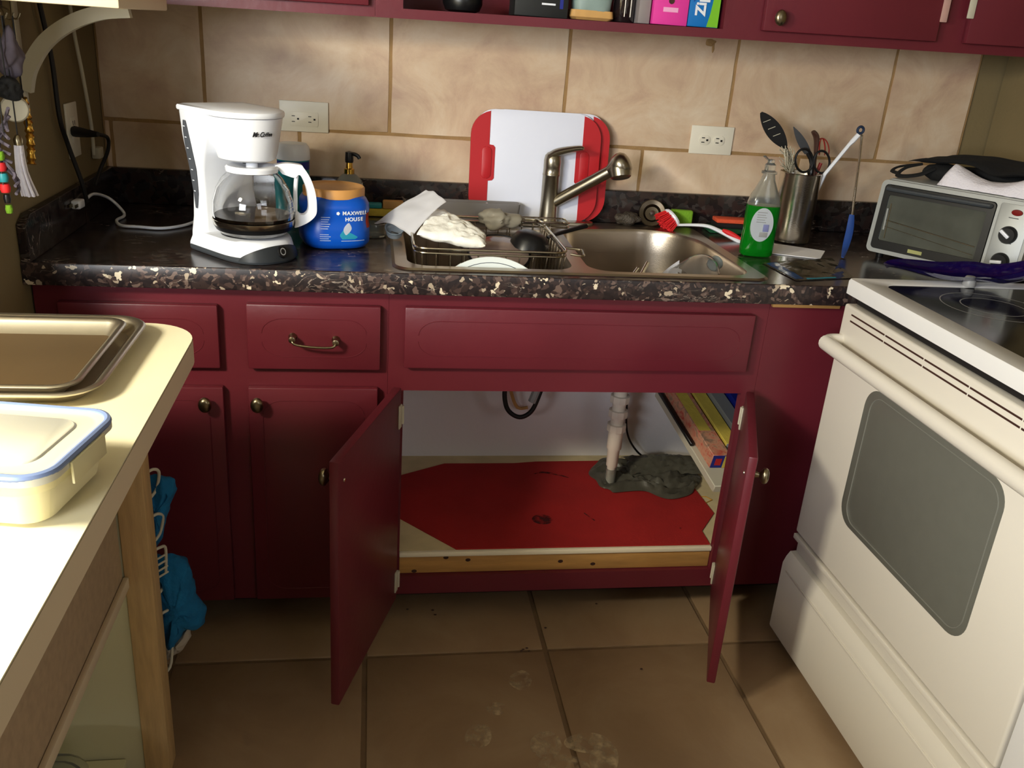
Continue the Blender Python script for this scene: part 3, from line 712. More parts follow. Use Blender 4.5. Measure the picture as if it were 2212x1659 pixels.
# carafe
cf = thing('coffee_carafe', (-.6215, -.5125, H + .0475), 'glass coffee carafe a quarter full with white handle, sitting in the coffee maker', 'carafe', TH)
gp = [(0, .001), (.056, .001), (.070, .006), (.080, .022), (.0838, .048), (.082, .072), (.074, .098), (.062, .118), (.050, .130), (.046, .136)]
bm = B(); lathe(bm, gp + [(r - .0022, z + .0004) for r, z in gp[::-1]][:-1] + [(0, .0035)], 56); fin('glass_jug', bm, 'glass', cf)
bm = B(); lathe(bm, [(0, .0038), (.054, .0038), (.0672, .008), (.0768, .022), (.0806, .042), (0, .042)], 48); fin('coffee', bm, 'coffee', cf)
bm = B(); lathe(bm, [(.0806, .021), (.0828, .023), (.0845, .034), (.0835, .0345), (.0815, .0235)], 48); fin('steel_band', bm, 'chrome', cf)
bm = B(); lathe(bm, [(.0775, .013), (.0815, .020), (.0825, .0225), (.0812, .0205), (.077, .0135)], 48); fin('lower_band', bm, 'black', cf)
bm = B(); lathe(bm, [(.046, .131), (.053, .132), (.054, .140), (.050, .144), (.030, .143), (.020, .138), (0, .137)], 40); fin('rim_lid', bm, 'white', cf)
bm = B(); lathe(bm, [(0, .139), (.012, .139), (.012, .147), (.007, .152), (0, .152)], 20); fin('lid_button', bm, 'white', cf)
# handle: flat C in a vertical plane towards local +x side
hd = Vector((math.cos(R(-30)), math.sin(R(-30)), 0))
def hpt(r, z): return (hd.x * r, hd.y * r, z)
bm = B()
outl = [(.045, .146), (.070, .150), (.098, .147), (.104, .142), (.118, .120), (.128, .090), (.131, .060), (.128, .040), (.110, .024), (.085, .014), (.0845, .020), (.0845, .034)]
inn_ = [(.060, .128), (.085, .120), (.093, .126), (.100, .122), (.110, .098), (.114, .070), (.113, .052), (.106, .043), (.098, .042), (.0905, .048), (.0875, .052), (.0855, .044)]
sd_ = Vector((-hd.y, hd.x, 0)) * .010
oo = spline([hpt(*p) for p in outl], 4); ii = spline([hpt(*p) for p in inn_], 4)
def ribbon(bm, A, Bp, off):
    V = [[bm.verts.new(p + off) for p in A], [bm.verts.new(p + off) for p in Bp], [bm.verts.new(p - off) for p in Bp], [bm.verts.new(p - off) for p in A]]
    n = len(A)
    for a, b_ in ((0, 1), (1, 2), (2, 3), (3, 0)):
        for i in range(n - 1): bm.faces.new((V[a][i], V[a][i + 1], V[b_][i + 1], V[b_][i]))
    bm.faces.new([v[0] for v in V]); bm.faces.new([v[-1] for v in V])
    es = [e for e in bm.edges if e.is_manifold and e.calc_face_angle(0) > .9]
    bmesh.ops.bevel(bm, geom=es, offset=.003, segments=2, profile=.5, affect='EDGES')
ribbon(bm, oo, ii, sd_)
tube(bm, spline([hpt(.0905, .124), hpt(.0875, .095), hpt(.0872, .070), hpt(.0865, .048)], 4), .0045, 8)
fin('handle', bm, 'white', cf, 50)
bm = B()
for i in range(6):
    z = .05 + .012 * i; a = R(-62); rad = [0.0842, .0838, .082, .079, .0755, .0705][i]
    tube(bm, [(rad * math.cos(a + q), rad * math.sin(a + q), z) for q in (0, R(4), R(8), R(10 if i % 2 else 12))], .0006, 4)
fin('scale_mark', bm, 'ink_white', cf)
# power cord
CMI = (Matrix.Translation(cm.location) @ Matrix.Rotation(TH, 4, 'Z') @ Matrix.Diagonal((.84, .84, 1, 1))).inverted()
pc_ = (fin('power_cord', (lambda bm: (tube(bm, [at(184, 432, z=.970), at(203, 419, z=.973), at(235, 428, z=.950), at(262, 452, z=.925), at(268, 466, z=.915), at(252, 476, z=.915), at(262, 487, z=.915), at(300, 490, z=.915), at(350, 493, z=.915), at(400, 486, z=.915), at(440, 470, z=.918)], .0036, 10, smooth=7), bm)[1])(B()), 'white', cm)); pc_.matrix_parent_inverse = CMI
bm = B(); d = (at(186, 431, z=.972) - at(150, 450, z=.972)); a = math.atan2(d.y, d.x); Mr = Matrix.Rotation(a, 4, 'Z')
box(bm, -.016, .018, -.010, .010, -.010, .009, .004, 3, M4=Mr); pg = fin('plug', bm, 'white', cm, label='white two prong plug lying unplugged in the corner'); pg.matrix_parent_inverse = CMI; pg.location = at(168, 440, z=.972)
for s in (-1, 1):
    bm = B(); box(bm, -.034, -.0155, s * .006 - .0008, s * .006 + .0008, -.004, .003, M4=Mr); fin('prong', bm, 'brass', pg)

# ================================================================ coffee can
cn = thing('coffee_can', (-.460, -.375, H + .001), 'blue plastic ground coffee tub with tan lid right of the coffee maker', 'tub', R(12))
bm = B(); lathe(bm, [(0, 0), (.060, 0), (.070, .004), (.0765, .014), (.0775, .03), (.0765, .05), (.074, .062), (.0745, .076), (.0765, .088), (.0755, .100), (.070, .110), (.062, .116), (0, .117)], 56, sq=1.3); fin('tub_body', bm, 'bluecan', cn)
bm = B(); lathe(bm, [(0, .111), (.0675, .111), (.0695, .1125), (.0695, .130), (.067, .133), (.060, .1325), (.058, .131), (0, .131)], 48); fin('lid', bm, 'tanlid', cn)
CANP = [(0, .060), (.004, .070), (.014, .0765), (.03, .0775), (.05, .0765), (.062, .074), (.076, .0745), (.088, .0765), (.100, .0755), (.110, .070)]
def can_r(a, z, off=.0004):
    r_ = CANP[0][1]
    for (z0, r0), (z1, r1) in zip(CANP, CANP[1:]):
        if z0 <= z <= z1: r_ = r0 + (r1 - r0) * (z - z0) / (z1 - z0)
    p = 3.3; return r_ * (abs(math.cos(a)) ** p + abs(math.sin(a)) ** p) ** (-1 / p) + off
def can_p(a, z, off=.0004): r_ = can_r(a, z, off); return Vector((r_ * math.cos(a), r_ * math.sin(a), z))
ADV = {'M': .86, 'A': .72, 'X': .72, 'W': .98, 'E': .66, 'L': .60, 'H': .76, 'O': .80, 'U': .74, 'S': .68}
def wrap_text(s, size, a0, z, parent, m='ink_white', bold=.0003):
    a = a0
    for ch in s:
        wch = size * ADV[ch] * .98; rr = can_r(a, z)
        ac = a + wch / rr / 2; p = can_p(ac, z, .0006); xd = can_p(ac + .03, z) - can_p(ac - .03, z); xd.z = 0
        text(ch, size, m, parent, TM(p, xd, can_p(ac, z + .004) - can_p(ac, z - .004)), bold=bold); a += wch / rr
wrap_text('MAXWELL', .0118, R(-86), .084, cn)
wrap_text('HOUSE', .0118, R(-81), .070, cn)
M['cyan'] = mat('cyan_print', (60, 190, 220), .4)
def curved_patch(parent, nm, a0, a1, z0, z1, m, shape=None):
    bm = B(); f = (lambda u, v: can_p(a0 + (a1 - a0) * u, z0 + (z1 - z0) * v)) if shape is None else shape
    sheet(bm, f, 12, 6, thick=.0004); return fin(nm, bm, m, parent, 60)
for i in range(6): curved_patch(cn, 'small_print', R(-120), R(-120 + 14 - (i % 3) * 1.5), .074 - i * .0050, .0756 - i * .0050, 'ink_white')
for i in range(4): curved_patch(cn, 'small_print', R(-121), R(-121 + 13 + (i % 2) * 3), .036 - i * .0045, .0374 - i * .0045, 'ink_white')
p = can_p(R(-93), .084, .0005); bm = B(); lathe(bm, [(0, 0), (.0042, 0), (.0042, .0006), (0, .0006)], 5, M4=TM(p, (1, .05, 0), (0, 0, 1))); fin('printed_star', bm, 'ink_white', cn)
curved_patch(cn, 'printed_cup', 0, 0, 0, 0, 'ink_white', lambda u, v: can_p(R(-80) + (u - .5) * R(13) * math.sin(math.pi * (v * .9 + .05)) + R(5) * v, .036 + .026 * v))
curved_patch(cn, 'printed_swirl', 0, 0, 0, 0, 'cyan', lambda u, v: can_p(R(-76) + (u - .5) * R(30) * (1 - .8 * abs(v - .4)), .026 + .022 * v * (1 - .5 * u), .0002))
curved_patch(cn, 'small_print', R(-88), R(-50), .0215, .0228, 'ink_white')
curved_patch(cn, 'red_label', R(-44), R(-30), .048, .082, 'orange')

# canister, pump, jar lid, sponges behind
t = thing('wipes_canister', (-.572, -.10, H + .0005), 'white lidded wipes canister with teal label behind the coffee maker', 'canister')
bm = B(); lathe(bm, [(0, 0), (.038, 0), (.040, .004), (.040, .148), (0, .149)], 32); fin('canister_body', bm, 'teal', t)
bm = B(); lathe(bm, [(.0403, .125), (.0403, .145)], 32); fin('label_band', bm, 'royal', t)
bm = B(); lathe(bm, [(0, .1485), (.042, .1485), (.0425, .152), (.041, .178), (.034, .187), (0, .189)], 32); fin('lid', bm, 'white', t)
t = thing('soap_dispenser', (-.432, -.10, H + .0005), 'glass hand soap dispenser with black and gold pump behind the coffee tub', 'dispenser')
bm = B(); lathe(bm, [(0, 0), (.032, 0), (.034, .004), (.034, .092), (.033, .10), (.020, .114), (.014, .118), (0, .118)], 32); fin('bottle', bm, 'clearpl', t)
bm = B(); lathe(bm, [(.0343, .012), (.0343, .096)], 32); fin('label', bm, 'beige', t)
bm = B(); lathe(bm, [(0, .118), (.013, .118), (.013, .130), (.009, .132), (.008, .146), (0, .146)], 20); fin('collar', bm, 'gold', t)
bm = B(); lathe(bm, [(0, .146), (.010, .146), (.011, .152), (.010, .172), (0, .175)], 20); tube(bm, [(0, 0, .166), (.012, -.006, .168), (.022, -.010, .164), (.026, -.012, .158)], .005, 8, smooth=4); fin('pump_head', bm, 'black', t)
t = thing('jar_lid', at(808, 508, z=.911), 'round glass jar standing between the coffee tub and the paper', 'jar')
bm = B(); lathe(bm, [(0, 0), (.028, 0), (.030, .004), (.030, .022), (.028, .030), (.026, .031), (.0265, .022), (.0265, .004), (0, .003)], 28); fin('jar_glass', bm, 'clearpl', t)
t = thing('sponge_pack', (-.335, -.045, .9105), 'flat yellow and teal sponge pack against the backsplash behind the paper', 'sponge')
bm = B(); box(bm, -.055, .045, -.012, .012, .001, .022, .004); fin('sponge', bm, 'yellow', t)
bm = B(); box(bm, -.055, -.012, -.0125, .010, .0225, .036, .003); fin('scouring_layer', bm, 'teal', t)
bm = B(); box(bm, -.010, .045, -.0125, .012, .0225, .044, .004); fin('sponge', bm, 'tan', t)

# ================================================================ wall outlets
def outlet(name, P, xd, lab, socks, w_=.125, h_=.077):
    t = D.objects.new(name, None); COL.objects.link(t); tag(t, lab, 'outlet'); t.matrix_world = TM(P, xd, (0, 0, 1))
    bm = B(); box(bm, -w_ / 2, w_ / 2, -h_ / 2, h_ / 2, 0, .005, .0018); fin('cover_plate', bm, 'beige', t)
    for s in socks:
        cx, cz, sw, shh, rot, style = s
        bm = B(); Mz = Matrix.Translation((cx, cz, .0)) @ Matrix.Rotation(rot, 4, 'Z')
        pts = rrect(-sw, sw, -shh, shh, min(sw, shh) * style, 6); prism(bm, [(u + cx, v + cz) for u, v in pts], lambda u, v: (u, v, .005), lambda u, v: (u, v, .0068), .0004)
        so = fin('socket', bm, 'beige', t)
        yield so, cx, cz
def slots(so, cx, cz, pts):
    for (dx, dz, a, b_) in pts:
        bm = B(); box(bm, cx + dx - a, cx + dx + a, cz + dz - b_, cz + dz + b_, .0066, .0074); fin('slot', bm, 'black', so)
for so, cx, cz in outlet('wall_outlet', (-.551, WY - .0022, 1.152), (1, 0, 0), 'wide ivory wall outlet above the tub behind the coffee maker', [(0, -.006, .036, .018, 0, .2)]):
    for s in (-1, 1): slots(so, s * .021, cz, [(-.006, .007, .004, .0009), (-.006, -.007, .004, .0009), (.006, 0, .0025, .0022)])
bx = .568
for k_, (so, cx, cz) in enumerate(outlet('wall_outlet', (bx, WY - .0022, 1.151), (1, 0, 0), 'ivory double outlet on the tiles right of the cutting boards', [(-.021, 0, .0165, .0135, 0, .9), (.021, 0, .0165, .0135, 0, .9)])):
    slots(so, cx, cz, [(-.005, .006, .0045, .0012), (-.005, -.006, .0045, .0012), (.007, 0, .0028, .0026)])
for so, cx, cz in outlet('wall_outlet', (XL + .0003, -.235, 1.118), (0, 1, 0), 'shaded wall outlet on the left wall with a black plug in it', [(0, .0, .017, .03, 0, .3)], .078, .12):
    slots(so, 0, .016, [(-.006, 0, .001, .005), (.006, 0, .001, .005)])

# black cords on left wall
XW = XL + .014
tag(fin('hanging_cable', (lambda bm: (tube(bm, [at(70, -60, x=XW), at(88, 20, x=XW), at(112, 130, x=XW), at(128, 250, x=XW), at(146, 310, x=XW), at(172, 380, x=XL + .028), at(180, 405, x=XL + .032), at(188, 436, x=XL + .034)], .0052, 8, smooth=6), bm)[1])(B()), 'rubber'), 'long black cable hanging down the left wall to the worktop corner', 'cable')
tag(fin('pull_string', (lambda bm: (tube(bm, [at(145, -30, x=XW), at(160, 70, x=XW), at(180, 170, x=XW), at(197, 270, x=XW), at(203, 335, x=XW)], .0042, 8, smooth=6), bm)[1])(B()), 'wpaint'), 'off white string running down the left wall near the corner', 'string')
t = thing('power_plug', at(182, 287, x=XL + .03), 'black plug with its cord in the left wall outlet', 'plug'); O = Vector(t.location)
bm = B(); tube(bm, [at(162, 284, x=XL + .012) - O, at(190, 288, x=XL + .05) - O, at(212, 290, x=XL + .075) - O], lambda q: .0125 - .007 * q, 10); fin('plug_body', bm, 'rubber', t)
bm = B(); tube(bm, [at(208, 290, x=XL + .07) - O, at(232, 297, x=XL + .075) - O, at(233, 325, x=XL + .07) - O, at(217, 365, x=XL + .05) - O, at(205, 400, x=XL + .045) - O], .0042, 8, smooth=6); fin('plug_cord', bm, 'rubber', t)
tag(fin('cord_clip', (lambda bm: (box(bm, XL + .0005, XL + .02, -.105, -.07, 1.035, 1.062, .003), bm)[1])(B()), 'wpaint'), 'small off white connector at the lower end of the white string', 'connector')

# ================================================================ top-left shelf, bracket, trinkets
bm = B(); box(bm, XL + .001, -.785, -.80, -.43, 1.386, 1.410, .003); ws = tag(fin('wall_shelf', bm, 'lamedge'), 'cream wall shelf at the upper left corner of the photo', 'shelf')
def bracket(y, th, lab):
    t = thing('shelf_bracket', (XL + .001, y, 1.2), lab, 'bracket'); O = Vector(t.location)
    bm = B(); outp = [(38, 188), (52, 150), (82, 106), (130, 62), (190, 30), (262, 14), (320, 12)]; inp = [(36, 125), (48, 112), (72, 78), (112, 42), (160, 18), (215, 8), (300, 0)]
    oo = spline([at(*p, y=-.5) for p in outp], 5); ii = spline([at(*p, y=-.5) for p in inp], 5)
    # real arc, bent flat bar of even width
    cpts = spline([Vector((XL + .004, 0, 1.222)), Vector((-1.035, 0, 1.265)), Vector((-1.000, 0, 1.315)), Vector((-.950, 0, 1.352)), Vector((-.895, 0, 1.374)), Vector((-.84, 0, 1.382))], 8)
    n = len(cpts); A = []; Bp = []
    for i, c in enumerate(cpts):
        d = (cpts[min(i + 1, n - 1)] - cpts[max(i - 1, 0)]).normalized(); nn = Vector((-d.z, 0, d.x)); w2 = .013 if 0 < i else .013
        a = c + nn * w2; a.z = min(a.z, 1.3858); b_ = c - nn * w2; a.x = max(a.x, XL + .001); b_.x = max(b_.x, XL + .001)
        A.append(a - Vector((O.x, 0, O.z))); Bp.append(b_ - Vector((O.x, 0, O.z)))
    off = Vector((0, th / 2, 0)); V = [[bm.verts.new(p + off) for p in A], [bm.verts.new(p + off) for p in Bp], [bm.verts.new(p - off) for p in Bp], [bm.verts.new(p - off) for p in A]]
    for a, b_ in ((0, 1), (1, 2), (2, 3), (3, 0)):
        for i in range(n - 1): bm.faces.new((V[a][i], V[a][i + 1], V[b_][i + 1], V[b_][i]))
    bm.faces.new([v[0] for v in V]); bm.faces.new([v[-1] for v in V])
    fin('curved_arm', bm, 'wpaint', t)
    bm = B(); box(bm, 0, .004, -.012, .012, -.03, .184, .001); fin('wall_plate', bm, 'wpaint', t)
    return t
bracket(-.50, .022, 'curved off white bracket under the wall shelf')

hr = thing('hook_rail', (-1.0, -.70, 1.38), 'dark rail of small hooks under the wall shelf behind the hanging trinkets', 'hook rail'); O = Vector(hr.location)
bm = B(); box(bm, -.045, -.030, -.10, .09, -.012, .0045, .002); fin('rail', bm, 'brown', hr)
for q in (-.08, -.05, -.02, .01, .04, .07):
    bm = B(); tube(bm, [(-.030, q, -.004), (-.015, q, -.010), (-.010, q, -.022), (-.002, q, -.024), (.004, q, -.014)], .0016, 6, smooth=3); fin('hook', bm, 'brass', hr)
def hang(nm, lab, cat, px, py, xx, build):
    p = at(px, py, x=xx); t = thing(nm, p, lab, cat); build(t, p); return t
def strand(t, p, m='rubber', r_=.0012):
    bm = B(); tube(bm, [(0, 0, 0), (0, 0, 1.362 - p.z)], r_, 6); fin('string', bm, m, t)
def b1(t, p):
    bm = B(); lump(bm, (0, 0, -.03), .020, .020, .036, .5, 40, 1); fin('tuft', bm, 'lilac', t); strand(t, p)
hang('fabric_pompom', 'mauve grey fabric pompom hanging at the upper left edge', 'ornament', 12, 75, -.985, b1)
def b2(t, p):
    bm = B(); lathe(bm, [(0, -.004), (.020, -.004), (.0225, 0), (.020, .004), (0, .004)], 28, M4=Matrix.Rotation(R(90), 4, 'X') @ Matrix.Rotation(R(20), 4, 'Y')); fin('disc', bm, 'wpaint', t); strand(t, p)
hang('keychain', 'round pale keychain disc hanging left of the gold bracelet', 'keychain', 32, 235, -.985, b2)
def b3(t, p):
    bm = B(); pts = [(0, .006 * math.sin(q * 2.6), .055 - .12 * q) for q in [i / 24 for i in range(25)]]
    tube(bm, [(0, .010 * math.sin(math.pi * i / 24), .05 - .115 * i / 24) for i in range(25)], lambda q: .007 + .0016 * math.sin(q * 90), 10)
    fin('links', bm, 'gold', t); strand(t, p)
hang('gold_bracelet', 'ribbed gold bracelet hanging from the wall shelf', 'bracelet', 58, 275, -.985, b3)
def b4(t, p):
    bm = B()
    for i in range(26):
        a = random.uniform(0, 6.28); r_ = random.uniform(0, .006); r2 = r_ * 2.2
        tube(bm, [(r_ * math.cos(a), r_ * math.sin(a), .045), (r_ * 1.4 * math.cos(a), r_ * 1.4 * math.sin(a), .0), (r2 * math.cos(a) + .004, r2 * math.sin(a) + .012, -.045)], .0022, 5, smooth=3)
    fin('tassel_threads', bm, 'whitefab', t, kind='stuff')
    bm = B(); lathe(bm, [(0, .045), (.007, .045), (.008, .055), (.004, .062), (0, .063)], 14); fin('cap', bm, 'brass', t); strand(t, p)
hang('white_tassel', 'white tassel hanging below the gold bracelet', 'tassel', 48, 370, -.985, b4)
def b5(t, p):
    for i, m in enumerate(('spongegreen', 'boardred', 'teal', 'brushred', 'black', 'spongegreen')):
        z = .052 - .018 * i; r_ = .0085 if i < 4 else .006
        bm = B(); lathe(bm, [(0, -.007), (r_ * .8, -.007), (r_, 0), (r_ * .8, .007), (0, .007)], 16, c=(0, .002 * i, z)); fin('bead', bm, m, t)
    strand(t, p, 'brown')
hang('bead_string', 'string of green, red and teal beads at the left edge above the worktop', 'bead string', 8, 405, -.985, b5)
def b6(t, p):
    bm = B()
    for i in range(9):
        a = i * .7; tube(bm, [(.012 * math.cos(a), .014 * math.sin(a), .05 - .014 * i), (-.012 * math.sin(a), .016 * math.cos(a), .03 - .014 * i), (.010, -.01, .015 - .013 * i)], .0028, 6, smooth=4)
    fin('chain', bm, 'lilac', t); strand(t, p)
hang('tangled_necklace', 'tangled dull necklace hanging beside the round keychain', 'necklace', 10, 300, -.98, b6)
def b7(t, p):
    bm = B(); lump(bm, (0, 0, 0), .022, .02, .018, .5, 45, 5); fin('tuft', bm, 'black_fab', t); strand(t, p)
hang('black_pompom', 'small black pompom hanging above the round keychain', 'ornament', 15, 190, -.985, b7)

# ================================================================ dish rack and contents in the left bowl
rk = thing('dish_rack', (-.11, -.365, .655), 'chrome wire dish basket standing in the left sink bowl', 'dish rack'); O = Vector(rk.location)
bm = B(); zr_ = .944 - O.z
ring = [(x - O.x, y - O.y) for x, y in rrect(-.282, .062, -.538, -.175, .03, 4)]
tube(bm, [(x, y, zr_) for x, y in ring], .0030, 8, closed=True); tube(bm, [(x, y, zr_ - .010) for x, y in ring], .0024, 8, closed=True)
for s in (1,):
    tube(bm, [(.065 - O.x, -.545 - O.y, zr_), (.092 - O.x, -.55 - O.y, zr_ - .002), (.100 - O.x, -.52 - O.y, zr_ - .002), (.100 - O.x, -.49 - O.y, zr_ - .002), (.065 - O.x, -.485 - O.y, zr_)], .003, 8, smooth=4)
fin('rim', bm, 'chrome', rk)
bm = B(); br = [(x * .88, y * .88) for x, y in ring]; tube(bm, [(x, y, .002) for x, y in br], .0022, 6, closed=True); tube(bm, [(x * .94, y * .94, .09) for x, y in ring], .0018, 6, closed=True)
xs = [-.265 + .031 * i for i in range(11)]
for x in xs:
    u = x - O.x
    tube(bm, [(u, -.173 + .0, zr_ - .01), (u * .9, -.150, .002), (u * .9, .168, .002), (u, .189, zr_ - .01)], .0016, 6)
for i in range(11):
    v = -.152 + .031 * i
    tube(bm, [(-.170, v, zr_ - .01), (-.15, v * .9, .002), (.15, v * .9, .002), (.170, v, zr_ - .01)], .0016, 6)
fin('wires', bm, 'chrome', rk, kind='stuff')
# rear utensil bin of the rack
bm = B(); 
for z in (zr_ + .006, zr_ - .004): tube(bm, [(x - O.x, y - O.y, z) for x, y in rrect(-.005, .125, -.245, -.178, .012, 4)], .0024, 6, closed=True)
for x in (.03, .075): tube(bm, [(x - O.x, -.245 - O.y, zr_ + .006), (x - O.x, -.245 - O.y, zr_ - .05)], .002, 6)
fin('utensil_bin', bm, 'chrome', rk)

pt_ = thing('dinner_plate', (-.112, -.552, .790), 'white dinner plate with blue rim lines standing in the dish rack', 'plate'); pt_.rotation_euler = (R(86), 0, 0); pt_.scale = (1.29, 1.29, 1)
bm = B(); lathe(bm, [(0, .0), (.060, .0), (.066, .003), (.074, .006), (.108, .013), (.1125, .0155), (.112, .018), (.106, .0165), (.073, .0095), (.064, .0055), (0, .0045)], 64); fin('plate_body', bm, 'plate', pt_)
for r_ in (.099, .1015):
    bm = B(); lathe(bm, [(r_, .0148 + (r_ - .099) * .3), (r_ + .0011, .0151 + (r_ - .099) * .3)], 64); bmesh.ops.solidify(bm, geom=bm.faces[:], thickness=-.0005); fin('rim_line', bm, 'navy', pt_)

pp = thing('paper_sheet', (-.27, -.29, .96), 'bent white sheet of paper propped on the left end of the sink', 'paper'); O = Vector(pp.location)
c00, c10, c11, c01 = at(808, 468, y=-.31), at(890, 512, y=-.40), at(964, 436, y=-.36), at(920, 410, y=-.315)
def paperf(u, v):
    p = (c00 * (1 - u) + c10 * u) * (1 - v) + (c01 * (1 - u) + c11 * u) * v
    b = math.sin(math.pi * u) * .006 + math.sin(math.pi * v) * .008
    dip = -.016 * math.exp(-((u - .0) ** 2 + (v - .0) ** 2) * 14)
    s = .020 * math.sin(math.pi * v) * (1 - u)
    return p + Vector((0, 0, b + dip - s * .6 + .003 * noise.noise(Vector((u * 4, v * 4, 1))))) - O
bm = B(); sheet(bm, paperf, 24, 24, thick=.0006); fin('sheet', bm, 'paper', pp, 60)
pw = thing('paper_towel', (-.185, -.385, .955), 'crumpled white paper towel lying on the dish rack', 'paper towel'); O = Vector(pw.location)
bm = B(); Mx = TM((0, 0, 0), (.155, -.165, -.045), (.9, .8, .10))
q0, q1, q2, q3 = Vector((-.272, -.425, .948)), Vector((-.225, -.285, .985)), Vector((-.108, -.400, .948)), Vector((-.118, -.465, .935))
def tf(u, v, off=0):
    p = (q0 * (1 - u) + q3 * u) * (1 - v) + (q1 * (1 - u) + q2 * u) * v
    e = (math.sin(math.pi * u) * math.sin(math.pi * v)) ** .35 if 0 < u < 1 and 0 < v < 1 else 0
    z = off * e * .020 + (.006 * noise.noise(Vector((u * 5, v * 5, 3))) + .004 * noise.noise(Vector((u * 11, v * 13, 3)))) * (1 if off > 0 else .5)
    w_ = .006 * noise.noise(Vector((u * 6, v * 6, 8)))
    return p + Vector((w_, w_, z)) - O
ga = sheet(bm, lambda u, v: tf(u, v, 1), 30, 24); gb = sheet(bm, lambda u, v: tf(u, v, -1), 30, 24)
bmesh.ops.remove_doubles(bm, verts=bm.verts, dist=.0025); fin('towel', bm, 'tissue', pw, 60)
pw2 = thing('paper_towel', (-.19, -.455, .66), 'balled up white paper towel deep inside the dish rack behind the plate', 'paper towel')
bm = B(); lump(bm, (0, 0, .118), .060, .04, .115, .3, 22, 4); fin('towel', bm, 'tissue', pw2)
gc = thing('storage_box', (-.085, -.075, .9152), 'long frosted grey plastic box behind the dish rack in front of the boards', 'box'); 
bm = B(); loops(bm, [[(x, y, z) for x, y in rrect(-.12 + i_, .105 - i_, -.025 + i_, .018 - i_, .008, 3)] for z, i_ in ((0, .004), (.050, 0), (.052, 0), (.052, .002), (.004, .005))], True, True); fin('box_shell', bm, mat('smoky_frost', (150, 146, 146), .3, trans=.35, ior=1.2), gc)
bm = B(); box(bm, -.105, -.070, -.015, .010, .008, .038, .006); fin('orange_item', bm, 'orange', gc, label='orange item seen through the box')
bm = B(); box(bm, .014, .022, -.020, .014, .006, .048, .003); fin('divider', bm, 'white', gc)
fb = thing('plastic_film', (-.06, -.24, .945), 'crumpled clear plastic film behind the paper towel', 'plastic wrap')
bm = B(); lump(bm, (0, 0, .01), .050, .030, .024, .5, 30, 8); fin('film', bm, mat('hazy_film', (176, 168, 150), .3, trans=.4, ior=1.15, var=.2), fb)
bl = thing('bottle_cap', at(852, 497, y=-.33), 'pale blue plastic scoop under the left corner of the paper', 'scoop'); 
bm = B(); lathe(bm, [(0, -.014), (.024, -.014), (.027, .004), (.029, .010), (.026, .010), (.024, 0), (0, -.010)], 24, M4=Matrix.Rotation(R(35), 4, 'X')); fin('cup', bm, mat('pale_blue_plastic', (170, 184, 196), .2, trans=.7, ior=1.2), bl)
bl.scale = (.8, .8, .8)
bm = B(); box(bm, -.010, .012, -.026, -.0245, -.004, .000, M4=Matrix.Rotation(R(15), 4, 'Y')); fin('mark', bm, 'black', bl)
sk2 = thing('black_skillet', (.005, -.365, .925), 'small black skillet upside down in the dish rack, handle toward the faucet', 'skillet'); 
bm = B(); lathe(bm, [(0, .028), (.022, .028), (.036, .022), (.046, .008), (.050, -.014), (.048, -.014), (.044, .006), (.034, .019), (0, .025)], 40, M4=Matrix.Rotation(R(12), 4, 'Y')); fin('pan', bm, 'black', sk2)
hd0 = Vector((.02, -.365, .940)); hd1 = at(1265, 488, y=-.24); O = Vector(sk2.location)
bm = B(); tube(bm, [Vector((.045, .015, .012)), (at(1195, 508, y=-.31) - O), (at(1235, 496, y=-.27) - O), (hd1 - O)], lambda q: .005 + .004 * q, 10, smooth=5, flat=.7); fin('handle', bm, 'black', sk2)
gl = thing('pot_lid', (-.075, -.40, .905), 'clear glass pot lid with dark rim in the dish rack behind the plate', 'lid')
bm = B(); Ml = Matrix.Rotation(R(22), 4, 'X'); lathe(bm, [(0, .016), (.040, .012), (.072, .002), (.072, .000), (.040, .010), (0, .014)], 40, M4=Ml); fin('glass_dome', bm, mat('pinkish_glass', (196, 176, 168), .1, trans=.6), gl)
bm = B(); tube(bm, [Ml @ Vector((.074 * math.cos(a), .074 * math.sin(a), .001)) for a in [2 * math.pi * i / 48 for i in range(48)]], .0032, 8, closed=True); fin('rim', bm, 'black', gl)

# right bowl contents
bt = thing('clear_bottle', (.44, -.48, .79), 'clear plastic bottle lying upended in the right sink bowl', 'bottle'); O = Vector(bt.location)
ax = (at(1560, 556, y=-.43) - at(1482, 606, y=-.49)).normalized()
Mx = Matrix.Translation(at(1484, 608, y=-.49) - O) @ ax.to_track_quat('Z', 'Y').to_matrix().to_4x4()
bm = B(); lathe(bm, [(0, -.03), (.042, -.03), (.046, -.02), (.046, .040), (.043, .060), (.034, .078), (.017, .088), (.014, .092), (.013, .092), (.015, .086), (.032, .077), (.041, .060), (.044, .040), (.044, -.02), (0, -.028)], 36, M4=Mx); fin('bottle_body', bm, mat('thin_clear_plastic', (250, 250, 250), .06, trans=.97, ior=1.2), bt)
bm = B(); lathe(bm, [(0, .090), (.0165, .090), (.0175, .093), (.0175, .108), (.0155, .111), (0, .111)], 24, M4=Mx); fin('bottle_cap', bm, mat('frosted_cap', (170, 182, 184), .3, trans=.35), bt)
kn = thing('table_knife', at(1388, 590, y=-.50), 'steel knife handle sticking up in the right sink bowl', 'knife'); O = Vector(kn.location)
bm = B(); tube(bm, [at(1376, 610, y=-.50) - O, at(1388, 588, y=-.49) - O, at(1400, 566, y=-.48) - O], .006, 8, flat=.5); fin('handle', bm, 'steel', kn)
bm = B(); tube(bm, [at(1368, 620, y=-.505) - O, at(1330, 690, y=-.53) - O], .007, 8, flat=.2); fin('blade', bm, 'steel', kn)
kn = thing('table_fork', at(1368, 592, y=-.51), 'second piece of steel cutlery left of the knife in the right bowl', 'fork'); O = Vector(kn.location)
